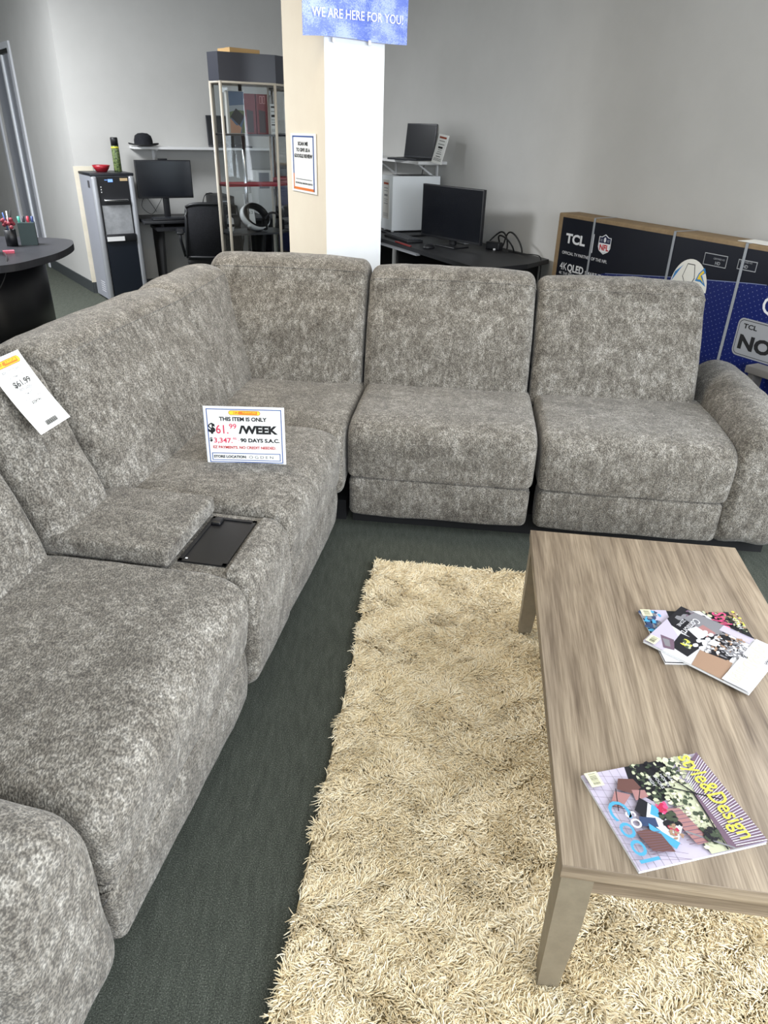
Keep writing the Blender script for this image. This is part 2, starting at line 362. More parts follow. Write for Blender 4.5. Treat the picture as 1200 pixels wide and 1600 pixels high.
# back run
seat_unit(FR, .015, .815, 1); seat_unit(FR, .83, 1.615, 2)
back_unit(FR, .0, .80, 11, 1.0); back_unit(FR, .805, 1.575, 12, .985)
# corner wedge: seat, two backs
loft('seat_cushion', [(-.07, .20), (-.085, .36), (-.07, .45), (0, .485), (.2, .50), (.5, .492), (.64, .47), (.66, .36), (.6, .25), (.2, .24)], -.66, .008, FR, .03, .006, 21)
back_unit(FR, -.80, -.005, 22, 1.022, dt=.80)
FW = fr(FR[0]+FR[1]*-.0+FR[2]*0, tuple(-FR[2]), tuple(-FR[1]))
back_unit(FW, -.76, -.13, 23, .985, b=.565, dt=.783)
mb = MB()
# left run
seat_unit(FL, .055, .79, 3); seat_unit(FL, 1.165, 1.955, 4)
back_unit(FL, -.16, .845, 13, .98, dt=.775); back_unit(FL, 1.165, 1.955, 15, .985, dt=.80, b=.565)
back_unit(FL, .85, 1.16, 14, .965, dt=.765, b=.545)
# console
_O, _W, _D = FL
MC = Matrix(((_D.x, _W.x, 0, _O.x-SL.x), (_D.y, _W.y, 0, _O.y-SL.y), (0, 0, 1, 0), (0, 0, 0, 1)))   # x depth, y along the run
mb = MB(); mb.rbox(.035, .65, .797, 1.160, .08, .474, .012, M=MC, seg=4); con = mb.build('console', FAB, sofa)
loft('console_bolster', [(.0, .08), (-.028, .12), (-.04, .25), (-.04, .38), (-.028, .445), (.0, .478), (.03, .483), (.05, .465), (.052, .3), (.05, .10), (.03, .075)], .797, 1.158, FL, .03, .004, 6, parent=con)
mb = MB(); mb.rbox(.212, .66, .803, 1.158, .480, .540, .014, M=MC, seg=5); mb.build('lid', FAB, con)
mb = MB(); x0, x1, y0, y1 = .06, .207, .835, 1.105
mb.box(x0, x1, y0, y0+.012, .462, .480, M=MC); mb.box(x0, x1, y1-.012, y1, .462, .480, M=MC); mb.box(x0, x0+.012, y0, y1, .462, .480, M=MC)
mb.box(x1-.012, x1, y0, y1, .462, .480, M=MC); mb.box(x0+.012, x1-.012, y0+.012, y1-.012, .4752, .4762, M=MC)
mb.rbox(.165, .196, .848, .885, .476, .487, .004, M=MC); mb.frame
tr = mb.build('tray', mat('tray_black', (24, 24, 26), .35), con)
mb = MB(); mb.box(.185, .191, 1.083, 1.09, .4762, .4785, M=MC); mb.build('tray_led', WHITE, con)
# arms: rounded section swept along the depth
def arm(F, w0, w1, d0, d1, seed):
    c = (w0+w1)/2; W_ = (w1-w0)
    prof = [(w0+.0, .08), (w0-.004, .25), (w0-.004, .42), (w0+.008, .50), (w0+.04, .57), (w0+.11, .615), (w0+.19, .61), (w0+.24, .575), (w0+.262, .50), (w0+.268, .3), (w0+.25, .08), (w0+.12, .068)]
    O, W, D = F; G = (O, D, W)                               # sweep along depth: profile x = along the run
    return loft('armrest', prof, d0, d1, G, .07, .006, seed, amp=.004, seg=10, cen=True,
                taper=lambda x, z, w: (x, z-.035*max(0, 1-(w-d0)/.45)*max(0, (z-.3)/.3), w))
arm(FR, 1.60, 1.86, -.03, .93, 31); arm(FL, 1.96, 2.22, -.03, .93, 32)
# black plinths that carry the modules just above the carpet
mb = MB()
def plinth(F, w0, w1):
    O, W, D = F; M = Matrix(((W.x, D.x, 0, O.x-SL.x), (W.y, D.y, 0, O.y-SL.y), (0, 0, 1, 0), (0, 0, 0, 1)))
    mb = MB(); mb.box(w0, w1, .06, .86, 0, .10, M=M); mb.box(w0, min(w1, 1.58 if w1 < 1.9 else 1.93), .62, .90, .1, .6, M=M); mb.build('plinth', BLACKM, sofa)
plinth(FR, .03, 1.84); plinth(FL, .08, 2.2); plinth(FR, -.85, 0.0)

# ------------------------------------------------------------------ shag rug
RO = Vector((-.035, 2.48, 0)); RY = Vector((.094, .9956, 0)).normalized(); RX = Vector((RY.y, -RY.x, 0))
rug = thing('shag_rug', 'cream long-pile shag rug under the coffee table', 'rug', RO)
RWd, RLn = 1.47, 2.32
mb = MB(); M = Matrix(((RX.x, RY.x, 0, 0), (RX.y, RY.y, 0, 0), (0, 0, 1, 0), (0, 0, 0, 1)))
mb.box(0, RWd, -RLn, 0, .001, .012, M=M); mb.build('backing', mat('rug_backing', (176, 158, 120), .95), rug)
def make_pile():
    n = 270000
    x = rng.uniform(0, RWd, n); y = rng.uniform(-RLn, 0, n)
    f = lambda x, y, s, a: np.sin(x*s*1.0+a+2.1*np.sin(y*s*.73+a*2))+np.sin(y*s*1.13-a*1.7+1.8*np.sin(x*s*.61+a))
    ang = 1.2*f(x, y, 7, .3)+1.1*f(x, y, 24, 1.9)+.7*f(x, y, 61, 2.6)+rng.normal(0, .38, n)-1.2
    L = rng.uniform(.016, .027, n); lean = np.clip(.95+.16*f(x, y, 21, 4.)+rng.normal(0, .30, n), .2, 1.42)
    edge = np.minimum.reduce([x, RWd-x, y+RLn, -y])
    dx, dy = np.cos(ang), np.sin(ang); wd = rng.uniform(.0014, .0021, n)
    T = [0, .4, .75, 1.0]; rad = [1, 1.05, .95, .55]; vs = np.zeros((n, 4, 3, 3)); ph = rng.uniform(0, 6.28, n)
    cz = rng.uniform(-.9, .9, n)
    for j, t in enumerate(T):
        th = lean*(.25+.95*t); hx = L*t*np.sin(th); hz = L*t*np.cos(np.minimum(th, 1.45))
        px = x+dx*hx-dy*hx*cz*t; py = y+dy*hx+dx*hx*cz*t; pz = .012+hz*.95
        for k in range(3):
            a = ph+2.094*k; r = wd*rad[j]
            ox, oz = np.cos(a)*r, np.sin(a)*r
            lx, ly = px-dy*ox, py+dx*ox
            vs[:, j, k, 0] = RX.x*lx+RY.x*ly; vs[:, j, k, 1] = RX.y*lx+RY.y*ly; vs[:, j, k, 2] = np.maximum(pz+oz, .004)
    base = (np.arange(n)*12)[:, None, None]
    quad = np.array([[j*3+k, j*3+(k+1) % 3, (j+1)*3+(k+1) % 3, (j+1)*3+k] for j in range(3) for k in range(3)])[None]
    q = (quad+base).reshape(-1).astype(np.int32); F = n*9
    me = bpy.data.meshes.new('pile'); me.vertices.add(n*12); me.vertices.foreach_set('co', vs.reshape(-1).astype(np.float32))
    me.loops.add(F*4); me.loops.foreach_set('vertex_index', q)
    me.polygons.add(F); me.polygons.foreach_set('loop_start', np.arange(0, F*4, 4, dtype=np.int32))
    me.polygons.foreach_set('use_smooth', np.ones(F, dtype=bool)); me.update(calc_edges=True); return me
PILE = mat('shag_yarn', (226, 208, 168), .85, spec=.15)
def _pile():
    nt, n, l, p = nodes(PILE); g = N(nt, 'ShaderNodeNewGeometry')
    r = ramp(nt, [(0, srgb(236, 217, 178)), (.45, srgb(249, 233, 199)), (1, srgb(254, 245, 222))]); l.new(g.outputs['Random Per Island'], r.inputs[0])
    a = N(nt, 'ShaderNodeTexNoise', Scale=7, Detail=3); l.new(coords(nt), a.inputs[0])
    r2 = ramp(nt, [(.35, srgb(240, 236, 226)), (.6, srgb(255, 255, 255))]); l.new(a.outputs[0], r2.inputs[0])
    l.new(mixc(nt, .8, r.outputs[0], r2.outputs[0], 'MULTIPLY'), p.inputs['Base Color'])
    p.inputs['Sheen Weight'].default_value = .2
_pile()
po = bpy.data.objects.new('pile', make_pile()); po.data.materials.append(PILE); C.objects.link(po); po.parent = rug; po['kind'] = 'stuff'

# ------------------------------------------------------------------ coffee table
TA = R(-6.9); TC = Vector((.494, 2.075, 0))                   # far left corner of the top
tbl = thing('coffee_table', 'rectangular grey oak coffee table with taupe tapered legs standing on the shag rug', 'table', TC, TA)
TWd, TLn, TH = .66, 1.247, .42
mb = MB(); mb.rbox(0, TWd, -TLn+.0015, -.0015, TH-.034, TH, .0012, seg=2); tt_ = mb.build('table_top', WOODY, tbl)
for yy in (-TLn, -.0018): mb = MB(); mb.rbox(.0005, TWd-.0005, yy, yy+.0018, TH-.034, TH-.0003, .0004, seg=2); mb.build('edge_band', WOODX, tt_)
for yy in (-TLn+.020, -.038): mb = MB(); mb.box(.038, TWd-.038, yy, yy+.018, TH-.095, TH-.034); mb.build('apron', WOODX, tbl)
for xx in (.020, TWd-.038): mb = MB(); mb.box(xx, xx+.018, -TLn+.038, -.038, TH-.095, TH-.034); mb.build('apron', WOODY, tbl)
for sx in (0, 1):
    for sy in (0, 1):
        mb = MB(); X = lambda v: v+.004 if not sx else TWd-.004-v
        Y = lambda v: -v-.004 if not sy else -TLn+.004+v
        lv = [(TH-.034, .060), (TH-.17, .059), (.012, .042)]
        vs = []
        for z, w in lv: vs += [(X(0), Y(0), z), (X(w), Y(0), z), (X(w), Y(w), z), (X(0), Y(w), z)]
        mb.add(vs, [(0, 1, 2, 3), (8, 9, 10, 11)]+[(a*4+k, a*4+(k+1) % 4, (a+1)*4+(k+1) % 4, (a+1)*4+k) for a in range(2) for k in range(4)]); mb.build('leg', TAUPE, tbl)
mb = MB(); mb.tube([(.215, -TLn+.15, TH-.06), (.214, -TLn+.148, TH-.10), (.205, -TLn+.15, TH-.135)], .0016, n=6); mb.tube([(.217, -TLn+.15, TH-.06), (.220, -TLn+.15, TH-.09), (.214, -TLn+.148, TH-.10)], .0014, n=6)
mb.build('loose_tie', BLACKM, tbl)

# ------------------------------------------------------------------ magazines
def col(name, c): return mat('ink_'+name, tuple(v*.86 for v in c), .32, spec=.4)
K = dict(w=col('white', (238, 236, 238)), pk=col('lavender', (206, 196, 214)), dk=col('dark', (34, 33, 38)), gn=col('green', (74, 84, 66)), lg=col('pale_green', (206, 208, 176)),
         br=col('brown', (112, 78, 72)), rs=col('rose', (176, 128, 126)), bl=col('blue', (86, 172, 214)), yl=col('yellow', (236, 232, 88)), rd=col('red', (196, 48, 84)),
         hp=col('pink', (232, 86, 134)), tn=col('tan', (172, 140, 116)), gy=col('grey', (140, 138, 142)), mv=col('mauve', (120, 96, 112)), cr=col('cream', (240, 236, 200)), nv=col('navy', (60, 76, 110)))
KN = list(K); KM = [K[k] for k in KN]; ki = {k: i for i, k in enumerate(KN)}
MW, MH = .222, .272
def magazine(label, org, xd, yd, z, thick, art, bend=.0):
    M = frameM((org[0], org[1], z), (xd[0], xd[1], 0), (yd[0], yd[1], 0))
    t = thing('magazine', label, 'magazine', M=M, group=None)
    mb = MB(); mb.box(.0005, MW-.001, .001, MH-.001, .0008, thick-.0008); mb.build('pages', PAPER, t)
    mb = MB(); mb.box(0, MW, 0, MH, 0, .0006); mb.box(0, MW, 0, MH, thick-.0007, thick); mb.box(0, .0008, 0, MH, 0, thick); mb.build('cover', K['w'], t)
    a = flatMB(); L = [thick+.0002]
    class A:
        def p(s, c, *pts, dz=0): a.poly(pts, L[0]+dz, ki[c]); L[0] += .00002
        def r(s, c, x0, y0, x1, y1, dz=0): a.rect(x0, y0, x1, y1, L[0]+dz, ki[c]); L[0] += .000015
        def l(s, c, x0, y0, x1, y1, w=.001):
            d = Vector((x1-x0, y1-y0)).normalized()*w/2; n = (-d.y, d.x); a.poly([(x0+n[0], y0+n[1]), (x0-n[0], y0-n[1]), (x1-n[0], y1-n[1]), (x1+n[0], y1+n[1])], L[0], ki[c]); L[0] += .00001
        def blob(s, c, x, y, rx, ry, n=9, j=.25):
            a.poly([(x+rx*math.cos(6.283*k/n)*random.uniform(1-j, 1+j), y+ry*math.sin(6.283*k/n)*random.uniform(1-j, 1+j)) for k in range(n)], L[0], ki[c]); L[0] += .00001
        def specks(s, cs, x0, y0, x1, y1, n, r):
            for _ in range(n): s.blob(random.choice(cs), random.uniform(x0, x1), random.uniform(y0, y1), r*random.uniform(.5, 1.3), r*random.uniform(.5, 1.3), 6)
        def bars(s, x0, y0, x1, y1, rot=False):
            s.r('cr', x0, y0, x1, y1); k = x0+(x1-x0)*.12; 
            while k < x1-(x1-x0)*.12: s.l('dk', k, y0+(y1-y0)*.25, k, y1-(y1-y0)*.2, random.choice((.0005, .001))); k += random.choice((.0016, .0024))
    t2 = TX(); art(A(), t2, L); a.build('cover_art', KM, t)
    zz = L[0]+.0002; t2.mb.v = [(v[0], v[1], zz+v[2]*.05) for v in t2.mb.v]; t2.build('lettering', KM, t)
    return t
def art_near(A, T, L):
    A.r('pk', 0, 0, MW, MH); A.r('w', .08, 0, MW, .03)
    A.p('pk', (0, 0), (MW, 0), (MW, .12), (.08, .13), (0, .10))
    for k in range(12): A.l('mv', min(.0+k*.018, MW), 0, min(.03+k*.020, MW), .11, .0006)
    for k in range(6): A.l('gy', 0, .01+k*.018, MW, .004+k*.016, .0007)
    A.p('dk', (0, .10), (.055, .085), (.09, .11), (.10, .19), (.0, .20)); A.specks(['gn', 'dk', 'lg'], .0, .11, .10, .20, 130, .005)
    A.specks(['lg', 'cr', 'gn'], .0, .17, .12, .25, 150, .006)
    A.p('lg', (.07, .15), (MW, .15), (MW, .22), (.07, .24)); A.specks(['cr', 'lg', 'gn'], .08, .14, .21, .22, 170, .005)
    A.p('mv', (.10, .20), (MW, .19), (MW, MH), (.0, MH), (.02, .245))
    for k in range(36): A.l('w' if k % 2 else 'pk', min(.01+k*.006, MW-.001), MH, min(.06+k*.0045, MW-.001), .205, .0018)
    A.l('dk', .09, .20, MW, .185, .003); A.l('dk', .06, .14, .12, .245, .003); A.l('dk', .0, .15, .10, .205, .003)
    A.p('rs', (.115, .12), (.20, .135), (.20, .165), (.12, .15))
    for k in range(10): A.l('mv', .115+k*.009, .12, .117+k*.009, .162, .0015)
    A.l('gy', .17, .13, MW, .20, .004)
    # chairs and table
    A.p('br', (.028, .068), (.052, .052), (.068, .075), (.060, .102), (.036, .098)); A.p('rs', (.055, .045), (.085, .018), (.094, .040), (.070, .072)); A.p('rs', (.06, .08), (.085, .075), (.082, .105), (.066, .106))
    A.l('dk', .05, .05, .10, .028, .0018); A.l('dk', .085, .02, .105, .055, .0016); A.l('dk', .06, .10, .10, .07, .0016)
    A.p('dk', (.08, .085), (.105, .060), (.135, .075), (.125, .095), (.10, .10)); A.p('w', (.095, .095), (.13, .07), (.19, .10), (.16, .13)); A.p('bl', (.10, .10), (.12, .085), (.135, .10), (.118, .112))
    A.p('nv', (.12, .06), (.14, .052), (.15, .085), (.13, .09)); A.p('bl', (.138, .07), (.150, .065), (.20, .09), (.19, .105)); A.specks(['rd', 'hp'], .10, .108, .122, .128, 22, .005); A.specks(['gn', 'dk'], .125, .10, .155, .13, 50, .005)
    A.specks(['rd', 'tn'], .15, .10, .18, .12, 20, .004); A.p('br', (.15, .035), (.195, .045), (.205, .085), (.165, .08), (.15, .06))
    for k in range(9): A.l('mv', .152+k*.006, .037, .16+k*.005, .08, .0012)
    A.specks(['gn', 'dk'], .17, .16, .20, .19, 30, .005)
    A.bars(.002, .004, .038, .032)
    for k, s in enumerate(['HIGH', 'DOORS', 'HOMES', 'IDEAS']): T.t(s, .038, .128+k*.014, .010, ki['w'], .0)
    T.t('style&Design', .004, .222, .052, ki['yl'], .010, w=.205)
    T.t('Cool', .075, .008, .058, ki['bl'], .004, w=.135); T.t('so', .105, .036, .044, ki['w'], .0)
def art_top(A, T, L):
    A.r('w', 0, 0, MW, MH); A.p('dk', (0, 0), (.10, 0), (.12, .09), (.085, .125), (0, .13)); A.specks(['mv', 'dk', 'gy'], .0, .02, .07, .12, 40, .010)
    A.p('pk', (.085, 0), (MW, 0), (MW, .055), (.14, .06)); A.p('gy', (0, .04), (.05, .03), (.07, .10), (.0, .20)); A.p('rs', (.04, .08), (.07, .075), (.085, .11), (.05, .12))
    A.p('w', (.06, .07), (.09, .06), (.11, .10), (.07, .11)); A.p('dk', (.12, .055), (.19, .06), (.20, .11), (.115, .12)); A.specks(['yl', 'gn', 'lg'], .135, .075, .165, .10, 26, .005)
    A.p('mv', (.165, .02), (.21, .05), (.20, .075), (.16, .055)); A.p('gy', (.175, .03), (.20, .05), (.195, .062), (.17, .047))
    A.p('tn', (.15, .12), (MW, .13), (MW, .21), (.14, .20)); A.p('pk', (0, .12), (.03, .12), (.03, .20), (0, .2)); A.p('dk', (.03, .13), (.15, .13), (.14, .19), (.05, .19))
    for i in range(3):
        for j in range(4): A.blob('w', .068+j*.024, .098+i*.016+j*.002, .0095, .0065, 8, .08)
    A.specks(['gy', 'tn', 'w', 'dk'], .03, .13, .14, .19, 130, .005); A.specks(['gy', 'w'], .05, .17, .12, .21, 110, .004); A.p('w', (.09, .125), (.115, .125), (.11, .145), (.085, .145))
    A.p('w', (0, .205), (MW, .205), (MW, MH), (0, MH)); A.l('dk', .0, .14, .0, .2, .003)
    A.bars(.186, .004, MW-.002, .030)
    T.t('Comfort', .03, .052, .030, ki['w'], .004, shear=.3, w=.085, rot=0); T.t('ZONE', .06, .032, .014, ki['w']); T.t('Style&Design', .01, .218, .052, ki['cr'], .008, w=.20); T.t('&', .09, .205, .022, ki['dk'])
    T.t('UTAH', .05, .256, .014, ki['dk'], .0)
def art_under(A, T, L):
    A.r('dk', 0, 0, MW, MH); A.specks(['gn', 'dk', 'tn', 'lg'], .0, .1, .1, MH, 240, .006); A.p('w', (0, .14), (.0, .17), (.05, .20), (.07, .18), (.05, .15)); A.p('pk', (0, .03), (.0, .075), (.09, .07), (.08, .03))
    A.specks(['nv', 'gy', 'bl'], .01, .0, .10, .05, 60, .008); A.r('w', .15, 0, MW, .05); A.specks(['yl', 'tn'], 0, .25, .06, MH, 30, .004)
    A.bars(.0, .002, .030, .030)
    T.t('Style&Design', .004, .200, .054, ki['hp'], .010, w=.21); T.t('UTAH', .03, .248, .018, ki['w'], .006)
nrm = lambda x, y: (x/math.hypot(x, y), y/math.hypot(x, y))
TT = TH+.0005
magazine('magazine with yellow lettering and patio furniture cover, lying alone near the table edge', (.424, 1.039), nrm(.067, -.257), nrm(.257, .067), TT, .006, art_near)
magazine('magazine with pink lettering lying underneath another one on the coffee table', (.722, 1.627), nrm(.0, -1), nrm(1, .0), TT, .005, art_under)
magazine('pale living-room magazine lying on top of the pink-lettered one', (.843, 1.640), nrm(-.70, -.715), nrm(.715, -.70), TT+.0075, .006, art_top)

# ------------------------------------------------------------------ price card standing on the seat
cy = Vector((-.643, 2.347, .507))
card = thing('price_sign', 'white price card reading $61.99 per week, standing on the sofa seat', 'sign', M=frameM(cy, (1, .008, 0), (0, .03, 1)))
ACR = mat('clear_acrylic', (235, 238, 240), .08); 
mb = MB(); mb.box(-.003, .282, -.002, .217, -.004, -.001); mb.box(-.003, .282, -.004, -.002, -.045, .0); mb.build('holder', ACR, card)
mb = MB(); mb.box(0, .279, 0, .215, -.001, 0); mb.build('paper', PAPER, card)
bd = flatMB(); bd.frame(.007, .006, .272, .209, .0032, .0005, 0); bd.frame(.016, .014, .263, .043, .0028, .0005, 0); bd.build('border', BLUEL, card)
ez_logo(card, .142, .195, .112, .017)
t = TX(); t.t('THIS ITEM IS ONLY', .052, .165, .020, 0, .038, w=.168); t.t('$', .010, .122, .046, 0, .045); t.t('/WEEK', .120, .119, .040, 0, .05, w=.140)
t.t('$', .012, .087, .020, 0, .03); t.t('90 DAYS S.A.C.', .122, .086, .0195, 0, .04, w=.140); t.t('STORE LOCATION:', .022, .024, .0135, 0, .04, w=.118); t.t('OGDEN', .148, .023, .015, 0, -.002, w=.088, sp=1.5)
t.t('61.', .036, .117, .046, 1, .010, w=.044); t.t('99', .084, .136, .026, 1, .012, w=.026); t.t('3,347.', .026, .082, .026, 1, .02, w=.066); t.t('46', .094, .094, .015, 1, 0)
t.t('-', .113, .088, .018, 1, 0); t.t('EZ PAYMENTS. NO CREDIT NEEDED.', .022, .060, .0140, 2, .035, w=.226)
t.build('lettering', [INK, REDINK, REDTXT], card)

# ------------------------------------------------------------------ price tag on the console's back cushion
a_, b_ = Vector((-.958, 1.823, .8235)), Vector((-.934, 1.964, .8245)); up_ = Vector((-.112, .003, .172))
tg = thing('price_tag', 'white paper price tag reading $61.99, lying on the left sofa back', 'tag', M=frameM(a_, b_-a_, up_))
TGW, TGH = .143, .228
mb = MB(); n_ = 12; vs = []
for sd in (0, 1):
    for j in range(n_+1):
        for x in (0, TGW): v = j/n_; vs.append((x, TGH*v, -.010*math.sin(v*math.pi)*.6-.0004*sd))
q = 2*(n_+1)
for sd in (0, 1): mb.add(vs[sd*q:(sd+1)*q], [(2*j, 2*j+1, 2*j+3, 2*j+2) for j in range(n_)], 0, True)
mb.flat = 1; mb.build('paper', PAPER, tg)
ez_logo(tg, TGW/2, .207, .11, .019)
t = TX()
for body, y, sz, w_, mi in (('RENT TO OWN IT', .180, .012, .085, 1), ('THIS ITEM IS ONLY', .162, .009, .08, 1), ('$61.99', .137, .024, .072, 0), ('PER WEEK', .122, .013, .055, 1), ('27 MONTHS', .108, .010, .045, 1), ('90 DAYS S.A.C. 3347.46', .094, .008, .07, 1), ('$3347.46', .080, .012, .04, 0)):
    t.t(body, TGW/2, y, sz, mi, .012 if mi == 0 else .004, w=w_, align='CENTER', z=.0008)
for k in range(5): t.t('------------------', .02+.004*(k % 2), .062-k*.006, .006, 1, 0, w=.05, z=.0008)
for k in range(13): t.mb.rect(.045+k*.004, .012, .047+k*.004+.0008*(k % 2), .026, .0006, 0)
t.build('lettering', [INK, GREYINK], tg)

# ------------------------------------------------------------------ poster and review sign on the pillar
pos = thing('banner', 'shiny blue banner on the pillar front reading WE ARE HERE FOR YOU!', 'banner', M=frameM(ab(-1.90, 4.03, 2.0), (AX, AY, -.004), (0, 0, 1)))
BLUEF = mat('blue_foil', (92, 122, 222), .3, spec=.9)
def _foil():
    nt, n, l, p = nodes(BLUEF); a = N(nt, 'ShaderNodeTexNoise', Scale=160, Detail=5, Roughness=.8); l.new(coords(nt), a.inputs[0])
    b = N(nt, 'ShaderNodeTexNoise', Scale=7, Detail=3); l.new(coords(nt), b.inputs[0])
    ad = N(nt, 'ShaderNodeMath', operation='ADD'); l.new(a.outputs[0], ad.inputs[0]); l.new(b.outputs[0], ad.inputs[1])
    r = ramp(nt, [(.92/2, srgb(88, 116, 216)), (1.08/2, srgb(168, 188, 244))]); mu = N(nt, 'ShaderNodeMath', operation='MULTIPLY'); mu.inputs[1].default_value = .5; l.new(ad.outputs[0], mu.inputs[0]); l.new(mu.outputs[0], r.inputs[0])  # pale blue speckle in the colour stands in for glare on the foil
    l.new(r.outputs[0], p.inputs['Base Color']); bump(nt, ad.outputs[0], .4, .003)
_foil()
mb = MB(); nx, ny = 30, 18; vs = []
for side in (0, 1):
    for j in range(ny+1):
        for i in range(nx+1):
            x = .605*i/nx; y = .55*j/ny; cz = .012*abs(math.sin((x-.40)*7))+.006*noise.noise(Vector((x*7, y*7, 0)))-(.004 if abs(x-.4) < .02 else 0)
            vs.append((x, y+(.0 if j else .006*math.sin(x*9)), cz+(0 if side == 0 else -.003)))
q = (nx+1)*(ny+1)
for side in (0, 1):
    mb.add(vs[side*q:(side+1)*q], [(j*(nx+1)+i, j*(nx+1)+i+1, (j+1)*(nx+1)+i+1, (j+1)*(nx+1)+i) for j in range(ny) for i in range(nx)], 0, True)
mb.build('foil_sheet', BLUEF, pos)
t = TX(); t.t('WE ARE HERE FOR YOU!', .045, .085, .058, 0, .005, w=.525, z=.024); t.build('lettering', [mat('white_vinyl', (245, 248, 255), .4)], pos)
mb = MB()
for x in (.165, .375): mb.box(x, x+.018, -.018, .004, -.004, .0); mb.box(x, x+.004, -.018, .004, -.004, .004)
mb.build('hook', WHITE, pos)
rs = thing('review_sign', 'small framed paper sign on the cream pillar side asking for a review', 'sign', M=frameM(Vector(P0)+Vector((-BX, -BY, 0))*.52+Vector((-AX, -AY, 0))*.004+Vector((0, 0, 1.232)), (BX, BY, .01), (0, 0, 1)))
mb = MB(); mb.box(0, .42, 0, .32, -.002, .0005); 
mb = MB(); mb.box(0, .40, 0, .318, 0, .003); mb.build('paper', PAPER, rs)
bd = flatMB(); bd.rect(.03, .012, .37, .026, .004, 1); bd.rect(.03, .012, .045, .10, .004, 1); bd.rect(.03, .10, .045, .306, .004, 0); bd.rect(.03, .298, .37, .306, .004, 0); bd.rect(.355, .012, .37, .306, .004, 0)
bd.rect(.07, .070, .33, .073, .004, 2); bd.build('border', [BLUEL, ORANGE, INK], rs)
ez_logo(rs, .2, .296, .21, .022); rs_t = TX()
rs_t.t('SCAN ME', .2, .255, .026, 0, .05, align='CENTER', w=.16, z=.004); rs_t.t('TO GIVE US A', .2, .222, .026, 0, .05, align='CENTER', w=.22, z=.004); rs_t.t('GOOGLE REVIEW', .2, .190, .026, 0, .05, align='CENTER', w=.29, z=.004)
rs_t.t('WE PROVIDE AMAZING SERVICE', .2, .045, .013, 0, .03, align='CENTER', w=.28, z=.004); rs_t.build('lettering', [INK], rs)

# ------------------------------------------------------------------ back wall: shelf, cooler, desk ...
def bracket_shelf(label, M, x0, x1, z, dp, brs):
    t = thing('wall_shelf', label, 'shelf', M=M @ Matrix.Translation((x0, 0, z)))
    mb = MB(); mb.box(0, x1-x0, -dp, -.001, -.022, 0); mb.build('board', SHELFW, t)
    for b in brs:
        mb = MB(); mb.box(b-.012, b+.012, -dp*.8, -.002, -.034, -.022); mb.box(b-.012, b+.012, -.014, -.002, -.20, -.034)
        mb.add([(b-.003, -dp*.7, -.034), (b+.003, -dp*.7, -.034), (b+.003, -.012, -.15), (b-.003, -.012, -.15), (b-.003, -dp*.62, -.034), (b+.003, -dp*.62, -.034), (b+.003, -.012, -.13), (b-.003, -.012, -.13)], [(0, 1, 2, 3), (4, 7, 6, 5), (0, 4, 5, 1), (0, 3, 7, 4), (1, 5, 6, 2)])
        mb.build('bracket', SHELFW, t)
    return t
bracket_shelf('long white wall shelf above the left computer desk', MA, -2.15, -.30, 1.372, .25, (.22, 1.0, 1.7))
bracket_shelf('short white wall shelf right of the pillar', MBw, 1.10, 2.449, 1.352, .28, (.45, 1.2))

def cooler():
    t = thing('water_cooler', 'silver and black water cooler standing in the left corner', 'water cooler', M=MA @ Matrix.Translation((-2.612, -.475, 0)) @ Matrix.Rotation(R(8), 4, 'Z'))
    w, d, h = .395, .39, 1.155
    mb = MB(); mb.box(0, w, .012, d, .02, h-.025); mb.build('body', mat('cooler_grey', (148, 150, 158), .4), t)
    mb = MB(); mb.rbox(-.004, w+.004, -.004, d+.004, h-.025, h, .006); mb.build('top_cover', mat('cooler_black', (30, 32, 38), .4), t)
    for x0 in (.0, w-.052):
        mb = MB(); mb.rbox(x0, x0+.052, -.02, .03, .0, h-.025, .018, seg=4); mb.build('side_rail', SILVER, t)
    mb = MB(); mb.box(.052, w-.052, -.004, .012, .88, h-.03); cp = mb.build('control_panel', BLACK, t)
    mb = MB(); mb.box(.12, .145, -.006, -.004, 1.095, 1.10); mb.box(.15, .195, -.006, -.004, 1.08, 1.105); mb.build('display', mat('display_blue', (120, 160, 240), .4, emit=.5), cp)
    mb = MB(); mb.box(.262, w-.062, -.006, -.004, 1.088, 1.112); mb.build('sticker', mat('sticker', (196, 170, 130), .6), cp)
    mb = MB(); mb.rbox(.085, w-.085, -.035, -.004, .915, .935, .006); mb.build('spout_bar', CHROME, cp)
    mb = MB()
    for k in range(3): mb.box(.075, .083, -.006, -.004, .99+k*.022, 1.0+k*.022)
    mb.build('button', WHITE, cp)
    mb = MB(); mb.box(.065, w-.065, -.001, .012, .62, .88); mb.box(.052, .065, -.004, .012, .62, .88, 1); mb.box(w-.065, w-.052, -.004, .012, .62, .88, 1); mb.build('alcove', [STEEL, BLACK], t)
    mb = MB(); mb.rbox(.052, w-.052, -.03, .012, .555, .625, .008); dt_ = mb.build('drip_tray', BLACK, t)
    mb = MB(); mb.box(.06, .225, -.034, -.03, .565, .605); mb.build('label_plate', WHITE, dt_)
    mb = MB(); mb.box(.055, w-.055, -.014, .012, .03, .555); mb.build('lower_door', mat('cooler_door', (20, 26, 36), .35), t)
    mb = MB()
    for k in range(5): mb.box(-.002, 0, .07, .2, .08+k*.022, .088+k*.022)
    mb.build('vent', mat('vent_light', (190, 190, 195), .5), t)
    mb = MB(); mb.box(-.003, 0, .06, .12, 1.03, 1.09); mb.build('warning_label', mat('label_grey', (70, 70, 74), .5), t)
    return t
cooler()
b_ = thing('bowl', 'small red bowl on top of the water cooler', 'bowl', M=MA @ Matrix.Translation((-2.475, -.25, 1.155)))
mb = MB(); mb.lathe([(.042, 0), (.05, .004), (.068, .03), (.082, .058), (.079, .058), (.064, .03), (.045, .01), (.001, .008)]); mb.build('bowl_shell', RED, b_)
